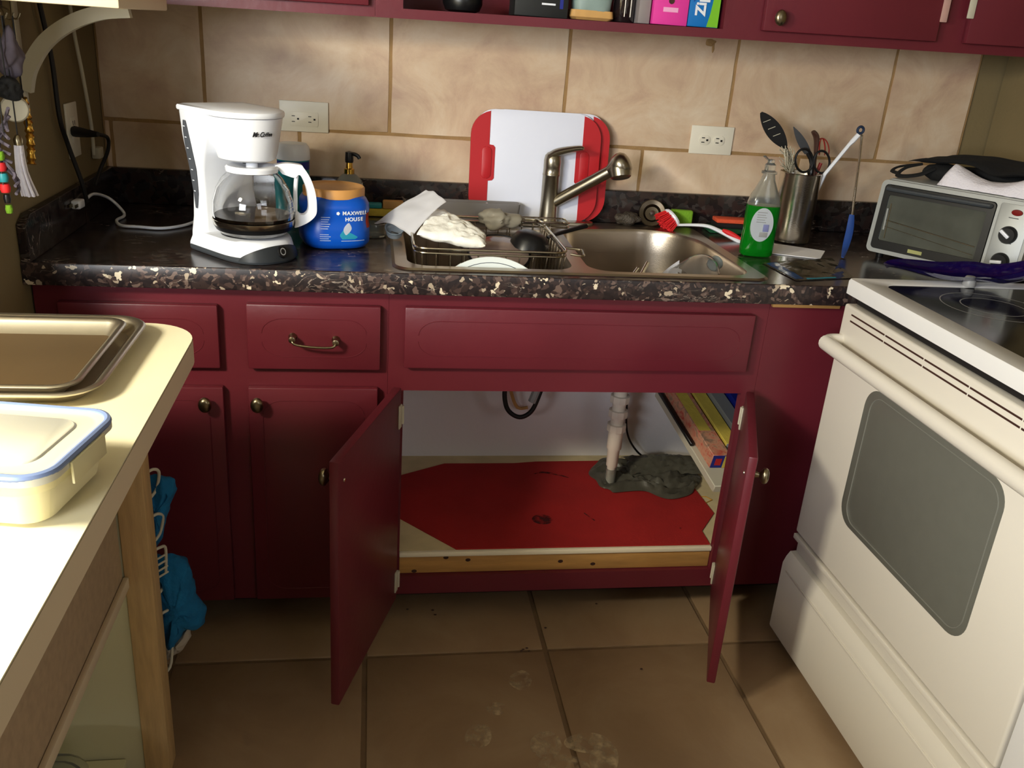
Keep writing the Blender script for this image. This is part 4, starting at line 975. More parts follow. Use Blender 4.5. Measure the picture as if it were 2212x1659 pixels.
bm = B(); tube(bm, [at(1358, 605, y=-.51) - O, at(1378, 578, y=-.50) - O], .005, 8, flat=.4); fin('handle', bm, 'steel', kn)
bm = B()
for s in (-1, 0, 1): tube(bm, [at(1350 + s * 3, 615, y=-.512) - O, at(1330 + s * 4, 650, y=-.52) - O], .0018, 6)
fin('tines', bm, 'steel', kn)
cp = thing('paper_scrap', (.33, -.515, .86), 'white folded paper scrap standing in the right sink bowl beside the bottle', 'paper'); O = Vector(cp.location)
bm = B(); a_, b_, c_, d_ = at(1420, 600, y=-.50), at(1468, 562, y=-.47), at(1462, 640, y=-.49), at(1415, 640, y=-.51)
sheet(bm, lambda u, v: (a_ * (1 - u) + b_ * u) * (1 - v) + (d_ * (1 - u) + c_ * u) * v - O + Vector((0, .006 * math.sin(3 * u), 0)), 8, 8, thick=.0008); fin('sheet', bm, 'paper', cp)

# ================================================================ behind the sink, right
st_ = thing('sink_strainer', (.405, -.055, .9155), 'dark metal sink strainer leaning on the backsplash left of the sponge', 'strainer')
bm = B(); Mx = Matrix.Translation((0, .012, .034)) @ Matrix.Rotation(R(68), 4, 'X') @ Matrix.Rotation(R(-15), 4, 'Y')
lathe(bm, [(0, -.012), (.012, -.012), (.020, -.010), (.026, -.002), (.036, .0), (.038, .002), (.036, .004), (.025, .002), (.019, -.006), (0, -.008)], 36, M4=Mx); fin('basket', bm, mat('dark_strainer_steel', (104, 94, 80), .3, 1, var=.3, scale=30), st_)
for s in (-1, 1):
    bm = B(); lathe(bm, [(0, -.0075), (.0025, -.0075), (0, -.007)], 8, c=(s * .007, 0, 0), M4=Mx); fin('hole', bm, 'black', st_)
bm = B(); lathe(bm, [(0, -.008), (.004, -.008), (.003, .006), (.006, .010), (0, .012)], 12, M4=Mx); fin('post', bm, 'brown', st_)
gb_ = thing('steel_wool', (.335, -.045, .9155), 'small grey lump of wire wool beside the strainer', 'scrubber')
bm = B(); lump(bm, (0, 0, .016), .035, .018, .020, .35, 50, 2); fin('wool', bm, mat('wire_wool', (92, 84, 74), .5, .5, var=.6, scale=90, bump=1, bscale=300), gb_)
sp = thing('sponge', (.492, -.035, .9155), 'green kitchen sponge standing behind the red brush', 'sponge', R(-8))
bm = B(); box(bm, -.030, .034, -.011, .011, .0005, .046, .006, 3); fin('sponge_body', bm, 'spongegreen', sp)
br_ = thing('dish_brush', (.45, -.075, .92), 'white dish brush with red bristles resting by the sponge', 'brush'); O = Vector(br_.location)
h0 = at(1437, 455, y=-.06); h1 = at(1466, 486, y=-.10); ctr = (h0 + h1) / 2; hx = (h1 - h0).normalized(); bdir = Vector((-.35, -.55, -.75)); bdir = (bdir - hx * bdir.dot(hx)).normalized(); hy = bdir.cross(hx)
Mx = Matrix(((hx.x, hy.x, -bdir.x, ctr.x - O.x), (hx.y, hy.y, -bdir.y, ctr.y - O.y), (hx.z, hy.z, -bdir.z, ctr.z - O.z), (0, 0, 0, 1)))
bm = B(); lathe(bm, [(0, -.004), (.021, -.004), (.023, 0), (.021, .005), (0, .010)], 28, sx=1.35, M4=Mx); fin('head', bm, 'white', br_)
bm = B()
random.seed(3)
for i in range(150):
    a = random.uniform(0, 6.28); r_ = .0205 * math.sqrt(random.random()); x, y = r_ * 1.35 * math.cos(a), r_ * math.sin(a)
    p0 = Mx @ Vector((x, y, -.003)); p1 = Mx @ Vector((x * 1.3, y * 1.3, -.033)); tube(bm, [p0, p1], .0016, 4)
fin('bristles', bm, 'brushred', br_, kind='stuff')
bm = B(); hp = [h1, at(1500, 486, y=-.11), at(1530, 489, y=-.13), at(1560, 502, y=-.16), at(1600, 524, y=-.20), at(1625, 540, y=-.215)]
tube(bm, [p - O for p in hp], lambda q: .0045 + .0045 * q, 10, smooth=6, flat=.8); fin('handle', bm, 'white', br_)
bm = B(); tube(bm, [at(1561, 497, y=-.165) - O, at(1580, 506, y=-.18) - O, at(1604, 520, y=-.20) - O], lambda q: .0035 + .004 * math.sin(math.pi * q), 10, smooth=6); fin('grip_insert', bm, 'brushred', br_)
sr = thing('scouring_pads', (.645, -.012, .9105), 'stack of black and green scouring pads with orange top by the backsplash', 'scouring pad', R(-4)); 
sr.location = (.640, -.055, .9105)
for (m, z0, z1, x0, y0, y1) in (('dkgreen', .0005, .012, -.075, -.045, .03), ('black_fab', .0125, .024, -.052, -.03, .03), ('orange', .0245, .036, -.050, -.02, .03)):
    bm = B(); box(bm, x0, .058, y0, y1, z0, z1, .003); fin('pad', bm, m, sr)

# green soap bottle
sb = thing('dish_soap_bottle', (.592, -.345, H + .001), 'clear bottle of green dish soap with an oval white label', 'bottle', R(-10))
def sup(rx, ry, z, n=36, p=2.6): return [(rx * math.copysign(abs(math.cos(a)) ** (2 / p), math.cos(a)), ry * math.copysign(abs(math.sin(a)) ** (2 / p), math.sin(a)), z) for a in [2 * math.pi * i / n for i in range(n)]]
ps = [(.036, .022, 0), (.041, .026, .004), (.042, .027, .02), (.041, .026, .06), (.042, .027, .105), (.041, .026, .130), (.036, .023, .150), (.026, .018, .170), (.018, .015, .188), (.015, .014, .200), (.0145, .014, .206)]
bm = B(); ps2 = [(.041, .026, .1285)] + ps[5:]; loops(bm, [sup(*q) for q in ps2] + [sup(a - .0015, b_ - .0015, c_) for a, b_, c_ in ps2[::-1]]); fin('bottle_shell', bm, 'clearpl', sb, 60)
bm = B(); loops(bm, [sup(*q) for q in ps[:5]] + [sup(.0412, .0262, .127)], True, True); fin('green_liquid', bm, 'green', sb, 60)
bm = B(); lathe(bm, [(.0135, .204), (.019, .205), (.019, .210), (.013, .212), (.013, .226), (.009, .230), (.0085, .238), (0, .240)], 24)
tube(bm, [(-.002, 0, .236), (-.012, -.006, .240), (-.020, -.010, .246)], .006, 8, flat=.4); fin('cap', bm, 'clearpl', sb)
def lab(u, v):
    a = (u - .5) * 2; b_ = (v - .5) * 2; rr = math.sqrt(max(1e-6, a * a + b_ * b_)); k = max(abs(a), abs(b_)) / rr
    x, z = a * k * .028, b_ * k * .042
    return (x - .003, -.0268 - .0008 + .05 * x * x * 3 * .5 + .0004, z + .082)
bm = B(); sheet(bm, lab, 16, 16, thick=.0006); lb = fin('label', bm, 'ink_white', sb, 60)
for (x, z, a_, b_, m) in ((.008, .075, .007, .009, 'royal'), (.004, .058, .010, .006, 'grey')):
    bm = B(); box(bm, x - a_, x + a_, -.0286, -.0278, z - b_, z + b_, .0003); fin('printed_block', bm, mat('faded_blue', (120, 124, 170), .5) if m == 'royal' else m, lb)
for i in range(5):
    bm = B(); box(bm, -.018, .006 - .003 * (i % 2), -.0284, -.0278, .088 + i * .006, .0895 + i * .006); fin('printed_line', bm, 'grey', lb)

# utensil cup
uc = thing('utensil_cup', (.772, -.152, H + .001), 'tall brushed steel utensil cup full of kitchen tools', 'utensil holder')
bm = B(); lathe(bm, [(0, 0), (.050, 0), (.0535, .003), (.0545, .012), (.0545, .183), (.0552, .186), (.0540, .187), (.0525, .184), (.0525, .006), (0, .004)], 48); fin('cup', bm, 'steel', uc)
CUP = Vector((.772, -.152, H + .001))
def tool(nm, lab, cat, tip, y_t, parts): 
    t = thing(nm, CUP + Vector((0, 0, .01)), lab, cat); O = Vector(t.location); parts(t, O); return t
def prof_blade(bm, pa, pb, width, thick, O, shape, n=14, nrm=None):
    d = (pb - pa); nv_ = nrm or (CC - pa).normalized(); side = d.cross(nv_).normalized(); nn = side.cross(d).normalized()
    rings = []
    for i in range(n + 1):
        q = i / n; w_ = width * shape(q); c = pa + d * q - O
        rings.append([c + side * w_ + nn * thick, c - side * w_ + nn * thick, c - side * w_ - nn * thick, c + side * w_ - nn * thick])
    loops(bm, rings, True, True)
    return side, nn, d
def slotted(t, O):
    a = at(1697, 318, y=-.125); b_ = at(1644, 243, y=-.115)
    bm = B(); side, nn, d = prof_blade(bm, a, b_, .021, .0016, O, lambda q: max(.12, math.sin(math.pi * min(1, q * .93 + .05)) ** .7)); o = fin('blade', bm, 'black', t)
    for q in (.36, .56, .76):
        bm = B(); c = a + d * q - O + nn * .0017; tube(bm, [c - side * .010 + d * .03, c + side * .009 - d * .02], .0009, 5); fin('slot', bm, 'wpaint', o)
    bm = B(); tube(bm, [a - O, at(1712, 372, y=-.135) - O, CUP + Vector((.012, .0, .02)) - O], .0045, 8, smooth=4); fin('handle', bm, 'black', t)
tool('slotted_spatula', 'black slotted spatula leaning left out of the steel cup', 'spatula', 0, 0, slotted)
def spat2(t, O):
    a = at(1745, 330, y=-.14); b_ = at(1714, 274, y=-.12)
    bm = B(); prof_blade(bm, a, b_, .011, .0016, O, lambda q: max(.1, math.sin(math.pi * min(1, .25 + q * .75)) ** .8)); fin('blade', bm, 'black', t)
    bm = B(); tube(bm, [a - O, at(1752, 372, y=-.145) - O, CUP + Vector((.0, -.01, .02)) - O], .006, 8, smooth=4); fin('handle', bm, 'black', t)
tool('black_spreader', 'narrow black spreader between the spatula and the brown handle', 'spreader', 0, 0, spat2)
def brownh(t, O):
    bm = B(); tube(bm, [at(1757, 284, y=-.13) - O, at(1764, 300, y=-.13) - O, at(1761, 340, y=-.14) - O, at(1758, 385, y=-.15) - O], lambda q: .0085 + .003 * math.sin(6 * q), 10, smooth=5, flat=.6); fin('handle', bm, 'brown', t)
    bm = B(); tube(bm, [at(1758, 385, y=-.15) - O, CUP + Vector((.02, .0, .015)) - O], .004, 8); fin('shank', bm, 'steel', t)
tool('brown_handled_tool', 'dark brown handle rising at the back of the steel cup', 'utensil', 0, 0, brownh)
def sciss(t, O):
    for (px, py, rx, ry) in ((1737, 347, 19, 25), (1775, 350, 17, 24)):
        bm = B(); c = at(px, py, y=-.165); e = (at(px + 10, py, y=-.165) - c) / 10; f = (at(px, py + 10, y=-.165) - c) / 10
        tube(bm, [c + e * rx * math.cos(a) + f * ry * math.sin(a) - O for a in [2 * math.pi * i / 28 for i in range(28)]], .0032, 8, closed=True); fin('finger_loop', bm, 'black', t)
    bm = B()
    tube(bm, [at(1745, 370, y=-.165) - O, at(1752, 395, y=-.16) - O, CUP + Vector((.005, .005, .02)) - O], .0042, 8, flat=.4); tube(bm, [at(1768, 372, y=-.165) - O, at(1756, 395, y=-.16) - O, CUP + Vector((-.005, .005, .02)) - O], .0042, 8, flat=.4)
    fin('blades', bm, 'steel', t)
tool('scissors', 'scissors with black finger loops standing in the steel cup', 'scissors', 0, 0, sciss)
def redw(t, O):
    for k in range(4):
        bm = B(); c = at(1776, 325, y=-.13); e = (at(1786, 325, y=-.13) - c) / 10; f = (at(1776, 335, y=-.13) - c) / 10; g = Vector((0, 1, 0)) * .015
        an = k * math.pi / 4
        tube(bm, [c + (e * 15 * math.cos(an) + g * math.sin(an)) * math.cos(a) + f * 26 * math.sin(a) - O for a in [R(-200 + 220 * i / 20) for i in range(21)]], .0014, 6); fin('wire_loop', bm, 'redwire', t)
    bm = B(); tube(bm, [at(1773, 352, y=-.14) - O, CUP + Vector((.015, .015, .02)) - O], .005, 8); fin('handle', bm, 'redwire', t)
tool('red_whisk', 'small red wire whisk at the right back of the steel cup', 'whisk', 0, 0, redw)
def whiteb(t, O):
    bm = B(); random.seed(5); a = at(1712, 372, y=-.15); 
    for i in range(60):
        b_ = at(1695 + random.uniform(-12, 24), 335 + random.uniform(-22, 26), y=-.145 + random.uniform(-.02, .02)); m_ = (a + b_) / 2 + Vector((random.uniform(-.01, .01),) * 3)
        tube(bm, [a - O, m_ - O, b_ - O], .0011, 4, smooth=3)
    fin('strips', bm, 'wpaint', t, kind='stuff')
    bm = B(); tube(bm, [a - O, CUP + Vector((-.015, 0, .02)) - O], .005, 8); fin('handle', bm, 'white', t)
tool('white_mop_brush', 'off white stringy brush below the slotted spatula in the cup', 'brush', 0, 0, whiteb)
# tongs straddling the cup rim
tg = thing('kitchen_tongs', at(1860, 285, y=-.19), 'steel tongs straddling the cup rim, blue tip resting on the worktop', 'tongs'); O = Vector(tg.location)
bm = B(); c = at(1859, 281, y=-.19) - O; tube(bm, [c + Vector((.0085 * math.cos(a), 0, .0085 * math.sin(a))) for a in [2 * math.pi * i / 20 for i in range(20)]], .0036, 8, closed=True); fin('hanging_ring', bm, 'navy', tg)
bm = B(); w0 = at(1855, 291, y=-.19) - O; tube(bm, [w0, at(1842, 305, y=-.187) - O, at(1835, 312, y=-.185) - O, at(1782, 376, y=-.17) - O, CUP + Vector((.025, 0, .03)) - O], lambda q: .0085 if q < .3 else .0066, 10, flat=.8); fin('arm', bm, 'white', tg, label='white faced arm inside the cup')
bm = B(); tube(bm, [at(1862, 291, y=-.19) - O, at(1857, 340, y=-.205) - O, at(1849, 400, y=-.225) - O, at(1840, 468, y=-.25) - O], lambda q: .0048, 10, flat=.6); fin('arm', bm, 'steel', tg)
bm = B(); tube(bm, [at(1840, 464, y=-.25) - O, at(1835, 500, y=-.27) - O, at(1826, 535, y=-.30) - O, at(1820, 556, z=.914) - O], lambda q: .0055 + .006 * math.sin(math.pi * min(1, q * .95 + .05)) * (1 - .3 * q) - .002 * q, 10, smooth=5, flat=.4); fin('silicone_tip', bm, 'tongblue', tg)

# paper strip, glossy packet
tag(fin('paper_strip', (lambda bm: (prism(bm, [(p.x, p.y) for p in (at(1640, 522, z=.911), at(1782, 543, z=.911), at(1772, 560, z=.911), at(1640, 545, z=.911))], lambda u, v: (u, v, .9108), lambda u, v: (u, v, .9125)), bm)[1])(B()), 'paper', smooth=0), 'narrow white paper strip lying in front of the utensil cup', 'paper')
pk = thing('glossy_packet', at(1740, 585, z=.9108), 'flat glossy clear packet with blue print in front of the toaster oven', 'packet'); O = Vector(pk.location)
k0, k1, k2, k3 = at(1645, 568, z=.911), at(1720, 607, z=.911), at(1905, 600, z=.911), at(1800, 556, z=.911)
k2 = Vector((.755, -.55, .911)); k3 = Vector((.80, -.35, .911))
def pkf(u, v, h=0):
    p = (k0 * (1 - u) + k3 * u) * (1 - v) + (k1 * (1 - u) + k2 * u) * v
    return p + Vector((0, 0, .001 + h + .006 * abs(noise.noise(Vector((u * 4, v * 4, 6)))) * min(1, 8 * min(u, 1 - u, v, 1 - v) + .1))) - O
bm = B(); sheet(bm, pkf, 26, 20, thick=.0005); fin('film', bm, mat('glossy_film', (120, 112, 92), .08, var=.7, scale=12, trans=.2, spec=.8), pk, 60)
bm = B(); sheet(bm, lambda u, v: pkf(.02 + u * .14, .1 + v * .85, .0009), 6, 12, thick=.0003); fin('blue_print', bm, mat('sky_blue_print', (70, 110, 170), .15), pk, 60)
bm = B(); sheet(bm, lambda u, v: pkf(.20 + u * .5, .93 + v * .05, .0009), 10, 3, thick=.0003); fin('blue_edge', bm, 'cyan', pk, 60)

# ================================================================ toaster oven
FLp = Vector((.923, -.297)); fd = Vector((.582, -.813)); nd = Vector((.813, .582)); TWd = .372
to = D.objects.new('toaster_oven', None); COL.objects.link(to); tag(to, 'silver and black toaster oven angled in the corner of the worktop', 'toaster oven')
to.matrix_world = Matrix(((fd.x, nd.x, 0, FLp.x), (fd.y, nd.y, 0, FLp.y), (0, 0, 1, H), (0, 0, 0, 1)))
tz0, tz1, tdp, lean = .018, .200, .235, .016
def fr(x, z, o=0): return (x, lean * (z - tz0) / (tz1 - tz0) + o, z)
bm = B(); prism(bm, [(.010, tz0), (.010, tz1), (.018, tz1 + .004), (TWd - .004, tz1 + .004), (TWd, tz1), (TWd, tz0)], lambda u, v: fr(u, v, .006), lambda u, v: (u, tdp, v), .003); fin('case', bm, 'ltgrey', to)
bm = B(); a = rrect(0, TWd, tz0 - .003, tz1, .014, 5); b_ = rrect(.010, .286, tz0 + .007, tz1 - .010, .010, 5)
V0 = [bm.verts.new(fr(u, v, -.006)) for u, v in a]; V1 = [bm.verts.new(fr(u, v, -.006)) for u, v in b_]; V2 = [bm.verts.new(fr(u, v, .0055)) for u, v in a]; V3 = [bm.verts.new(fr(u, v, .0055)) for u, v in b_]
n = len(a)
for i in range(n):
    j = (i + 1) % n
    bm.faces.new((V0[i], V0[j], V1[j], V1[i])); bm.faces.new((V0[i], V2[i], V2[j], V0[j])); bm.faces.new((V1[i], V1[j], V3[j], V3[i])); bm.faces.new((V2[i], V3[i], V3[j], V2[j]))
fin('front_frame', bm, 'ltgrey', to, 30)
# door: black frame with glass
dr = None
bm = B(); a = rrect(.0115, .2845, tz0 + .0085, tz1 - .0115, .009, 5); b_ = rrect(.026, .268, tz0 + .030, tz1 - .036, .004, 5)
V0 = [bm.verts.new(fr(u, v, -.009)) for u, v in a]; V1 = [bm.verts.new(fr(u, v, -.009)) for u, v in b_]; V2 = [bm.verts.new(fr(u, v, .004)) for u, v in a]; V3 = [bm.verts.new(fr(u, v, .004)) for u, v in b_]
for i in range(n):
    j = (i + 1) % n
    bm.faces.new((V0[i], V0[j], V1[j], V1[i])); bm.faces.new((V0[i], V2[i], V2[j], V0[j])); bm.faces.new((V1[i], V1[j], V3[j], V3[i])); bm.faces.new((V2[i], V3[i], V3[j], V2[j]))
dr = fin('oven_door', bm, 'black', to, 30)
bm = B(); prism(bm, rrect(.026, .268, tz0 + .030, tz1 - .036, .004, 3), lambda u, v: fr(u, v, -.004), lambda u, v: fr(u, v, -.001)); fin('door_glass', bm, mat('smoked_glass', (92, 94, 86), .06, trans=.12, var=.5, scale=14), dr)
bm = B(); tube(bm, [fr(.03, tz1 - .020, -.010), fr(.04, tz1 - .020, -.022), fr(.256, tz1 - .020, -.022), fr(.266, tz1 - .020, -.010)], .0055, 8, smooth=4); fin('door_handle', bm, 'darkgrey', dr)
bm = B(); tube(bm, [fr(.034, tz0 + .082, -.0045), fr(.262, tz0 + .060, -.0045)], .0016, 6); tube(bm, [fr(.034, tz0 + .066, -.0045), fr(.262, tz0 + .040, -.0045)], .0009, 6); tube(bm, [fr(.040, tz0 + .036, -.0045), fr(.036, tz0 + .125, -.0045)], .0016, 6)
fin('rack_rail', bm, 'chrome', dr)
bm = B(); box(bm, .0, .036, -.0008, 0, 0, .009, M4=Matrix.Translation(fr(.110, tz0 + .014, -.0094))); fin('badge', bm, mat('badge_yellow', (170, 170, 110), .4), dr)
bm = B(); box(bm, .030, .034, .001, .003, .04, .13); fin('inner_strip', bm, 'ltgrey', dr)
# control panel
bm = B(); prism(bm, rrect(.293, TWd - .008, tz0 + .004, tz1 - .008, .006, 4), lambda u, v: fr(u, v, -.0062), lambda u, v: fr(u, v, -.0078), .0005); cpn = fin('control_panel', bm, 'ltgrey', to)
for z in (.115, .052):
    bm = B(); c = Vector(fr(.328, z + tz0 - .012, -.0078)); Mx = Matrix.Translation(c) @ Matrix.Rotation(R(90), 4, 'X'); lathe(bm, [(0, 0), (.021, 0), (.021, .004), (.018, .010), (.017, .012), (0, .012)], 28, M4=Mx); kk = fin('dial', bm, 'black', cpn)
    bm = B(); box(bm, -.018, .008, -.004, .004, .012, .019, .002, 2, M4=Mx @ Matrix.Rotation(R(-35 if z > .1 else 8), 4, 'Z')); fin('pointer', bm, 'white', kk)
bm = B(); c = Vector(fr(.333, tz1 - .026, -.0078)); lathe(bm, [(0, 0), (.010, 0), (.009, .003), (0, .0035)], 20, sx=1.3, sy=.75, M4=Matrix.Translation(c) @ Matrix.Rotation(R(90), 4, 'X')); fin('pilot_light', bm, 'redlight', cpn)
for z in (.098, .091, .040, .150):
    bm = B(); c = fr(.318, z + .01, -.0080); box(bm, c[0], c[0] + .022, c[1] - .0003, c[1], c[2], c[2] + .0018); fin('printed_line', bm, 'darkgrey', cpn)
for (x, y) in ((.03, .02), (.34, .02), (.03, .2), (.34, .2)):
    bm = B(); lathe(bm, [(0, .0005), (.009, .0005), (.011, .018), (0, .0185)], 14, c=(x, y, 0)); fin('foot', bm, 'black', to)
TOP = H + tz1 + .0045
# white cloth and black mitt on the oven
wc = D.objects.new('white_cloth', None); COL.objects.link(wc); tag(wc, 'folded white terry cloth on top of the toaster oven', 'cloth'); wc.matrix_world = Matrix(((fd.x, nd.x, 0, FLp.x + fd.x * .24 + nd.x * .07), (fd.y, nd.y, 0, FLp.y + fd.y * .24 + nd.y * .07), (0, 0, 1, TOP)))  if 0 else Matrix.Translation((0, 0, 0))
wc.location = (FLp.x + fd.x * .235 + nd.x * .068, FLp.y + fd.y * .235 + nd.y * .068, TOP); wc.rotation_euler = (0, 0, math.atan2(fd.y, fd.x))
bm = B()
def wcl(u, v, s=1):
    x = -.105 + .235 * u; y = -.045 + .09 * v
    z = .001 if s < 0 else (.001 + (.052 - .030 * math.sin(math.pi * min(1, max(0, (u - .1) / .8))) ) * (max(0, math.sin(math.pi * v)) ** .4) * min(1, (u * 12) ** .5, ((1 - u) * 12) ** .5))
    return (x, y, z + (.002 * noise.noise(Vector((u * 9, v * 6, 2))) if s > 0 and .02 < u < .98 else 0))
sheet(bm, lambda u, v: wcl(u, v, 1), 36, 14); sheet(bm, lambda u, v: wcl(u, v, -1), 36, 14); bmesh.ops.remove_doubles(bm, verts=bm.verts, dist=.0012); fin('cloth', bm, 'whitefab', wc, 60)
bmk = thing('black_oven_mitt', (FLp.x + fd.x * .17 + nd.x * .13, FLp.y + fd.y * .17 + nd.y * .13, TOP + .001), 'black quilted pot holder and strap heaped on the toaster oven', 'pot holder', math.atan2(fd.y, fd.x))
bm = B()
def bk(u, v, s=1):
    x = -.13 + .33 * u; y = -.055 + .15 * v
    base = .040 + .016 * math.sin(math.pi * u) + .008 * v - .018 * math.exp(-((u - .62) ** 2) * 60) * (1 - v)
    return (x + .03 * (v - .5) * (1 - u), y, base + s * .006 * min(1, 10 * min(u, 1 - u, v, 1 - v)) + .004 * noise.noise(Vector((u * 5, v * 5, 3))))
sheet(bm, lambda u, v: bk(u, v, 1), 30, 18); sheet(bm, lambda u, v: bk(u, v, -1), 30, 18); bmesh.ops.remove_doubles(bm, verts=bm.verts, dist=.0012); fin('pad', bm, 'black_fab', bmk, 60)
bm = B(); lump(bm, (.05, .06, .020), .12, .045, .020, .3, 18, 6); lump(bm, (-.07, .0, .022), .060, .045, .022, .3, 18, 9); fin('under_fold', bm, 'black_fab', bmk)
bm = B(); tube(bm, [(-.12, -.02, .035), (-.15, -.045, .022), (-.155, -.075, .006), (-.13, -.09, .006), (-.10, -.07, .014), (-.08, -.04, .03)], .007, 8, smooth=6, flat=.5); tube(bm, [(-.14, .02, .03), (-.185, -.0, .018), (-.19, -.03, .008), (-.165, -.05, .006)], .006, 8, smooth=6, flat=.5); fin('strap', bm, 'black_fab', bmk)

# ================================================================ UPPER CABINETS
uz = 1.4155; UY = -.30
up = thing('upper_cabinet', (.45, -.15, uz), 'burgundy wall cabinets with an open shelf bay and oval knob doors', 'cabinet')
up.rotation_euler = (0, R(-.75), 0)
def ub(bm, x0, x1, y0, y1, z0, z1, bev=0): box(bm, x0 - .45, x1 - .45, y0 + .15, y1 + .15, z0 - uz, z1 - uz, bev)
bm = B(); ub(bm, -1.04, -.372, UY, UY + .018, uz, uz + .6); ub(bm, -.3715, -.310, UY, UY + .018, uz, uz + .6); ub(bm, .436, 1.405, UY, UY + .018, uz, uz + .6); ub(bm, -.310, .436, UY, UY + .018, uz, uz + .0205)
fin('face_frame', bm, 'red', up, 0)
bm = B(); ub(bm, -1.04, 1.405, UY + .0185, WY - .006, uz + .003, uz + .0200); fin('bottom_board', bm, 'red', up)
bm = B(); ub(bm, -.325, -.311, UY + .0185, WY - .006, uz + .0205, uz + .6); ub(bm, .437, .452, UY + .0185, WY - .006, uz + .0205, uz + .6); fin('divider', bm, 'red', up)
bm = B(); ub(bm, -.3105, .4365, WY - .012, WY - .006, uz + .0205, uz + .6); fin('back_panel', bm, 'red', up)
for (a, b_, kx) in ((-.98, -.385, None), (.527, .972, .557), (1.05, 1.395, None)):
    bm = B(); ub(bm, a, b_, UY - .0195, UY - .0005, uz + .022, uz + .60, .0035); d = fin('door', bm, 'red', up)
    if kx: knob(d, kx - .45, UY - .0185 + .15, .052)
    if kx:
        bm = B(); ub(bm, b_ - .004, b_ + .014, UY - .0235, UY - .0190, uz + .066, uz + .15, .002); fin('hinge', bm, mat('bare_hinge', (190, 150, 140), .6), d, label='paint chipped hinge')
    elif a > 1:
        bm = B(); ub(bm, a - .014, a + .004, UY - .0235, UY - .0190, uz + .078, uz + .15, .002); fin('hinge', bm, M['bare_hinge'] if 'bare_hinge' in M else 'wpaint', d, label='paint chipped hinge')

# things on the open shelf
def ez(x): return uz + .0212 + math.sin(R(.75)) * (x - .45)
SYf = -.285
def shelf_thing(nm, lab, cat, x, y=-.20): return thing(nm, (x, y, ez(x) + .0006), lab, cat)
t = shelf_thing('black_bowl', 'round black bowl at the left of the open shelf', 'bowl', -.172, -.225)
bm = B(); lathe(bm, [(0, 0), (.030, 0), (.040, .004), (.046, .018), (.046, .030), (.043, .038), (.041, .038), (.043, .030), (.040, .010), (0, .006)], 36); fin('bowl_body', bm, 'black', t)
t = shelf_thing('black_box', 'black carton with a white mark on the open shelf', 'box', .004, -.235)
bm = B(); box(bm, -.062, .062, -.045, .045, 0, .16, .002); b0 = fin('carton', bm, mat('black_carton', (26, 28, 28), .6), t)
bm = B(); box(bm, -.0, .032, -.0458, -.0452, .026, .030); fin('printed_line', bm, 'ink_white', b0)
bm = B(); box(bm, .042, .050, -.0458, -.0452, .020, .040); fin('printed_mark', bm, 'royal', b0)
t = shelf_thing('snack_bag', 'teal grey foil bag with tan paper bottom on the open shelf', 'bag', .126, -.245)
bm = B(); vs = lump(bm, (0, 0, .075), .050, .030, .085, .15, 14, 2, p=3.5)
for v in bm.verts: v.co.z = max(v.co.z, .020); v.co.x *= 1.05 - v.co.z * 1.6
fin('bag_body', bm, 'tealbag', t)
bm = B(); loops(bm, [[(x, y, z) for x, y in rrect(-.052 + i_, .052 - i_, -.030 + i_, .030 - i_, .012, 4)] for z, i_ in ((0, .006), (.006, 0), (.021, .002))], True, True); fin('bag_bottom', bm, 'tan', t)
t = shelf_thing('dark_jar', 'dark jar with shiny sides between the foil bag and the grey box', 'jar', .208, -.235)
bm = B(); lathe(bm, [(0, 0), (.024, 0), (.026, .003), (.026, .12), (0, .121)], 28); fin('jar_body', bm, mat('dark_glossy', (30, 22, 24), .1, coat=1), t)
for x in (-.004, .010):
    bm = B(); tube(bm, [(x, -.027, .012), (x, -.027, .11)], .0022, 6); fin('metal_trim', bm, 'chrome', t)
t = shelf_thing('grey_box', 'narrow grey box left of the pink carton', 'box', .249, -.225)
bm = B(); box(bm, -.014, .014, -.05, .05, 0, .17, .0015); fin('carton', bm, mat('grey_carton', (140, 132, 132), .6, var=.1), t)
t = shelf_thing('pink_box', 'bright pink carton on the open shelf', 'box', .308, -.240)
bm = B(); box(bm, -.041, .043, -.045, .045, 0, .19, .0015); b0 = fin('carton', bm, 'pink', t)
bm = B(); box(bm, -.018, .018, -.0458, -.0452, .028, .038); fin('printed_word', bm, mat('pale_pink', (240, 170, 210), .5), b0)
bm = B(); lathe(bm, [(0, 0), (.007, 0), (.007, .0006), (0, .0006)], 14, M4=Matrix.Translation((.0, -.0452, .052)) @ Matrix.Rotation(R(90), 4, 'X')); fin('printed_spot', bm, 'brown', b0)
t = shelf_thing('bag_box', 'blue carton of plastic bags with green edge at the right of the open shelf', 'box', .391, -.242)
bm = B(); box(bm, -.038, .036, -.043, .045, 0, .19, .0015); b0 = fin('carton', bm, 'zblue', t)
bm = B(); prism(bm, [(.008, .001), (.0355, .001), (.0355, .188), (.026, .188), (.020, .08), (.014, .03)], lambda u, v: (u, -.0432, v), lambda u, v: (u, -.0440, v)); fin('green_edge', bm, 'lime', b0)
bm = B(); prism(bm, [(-.030, .052), (-.030, .188), (.014, .188), (.010, .10)], lambda u, v: (u, -.0432, v), lambda u, v: (u, -.0437, v)); fin('navy_panel', bm, mat('mid_blue_carton', (14, 70, 160), .45), b0)
text('Ziploc', .034, 'ink_white', b0, TM((-.010, -.0446, .068), (0, 0, 1), (-1, 0, 0)), bold=.0012)

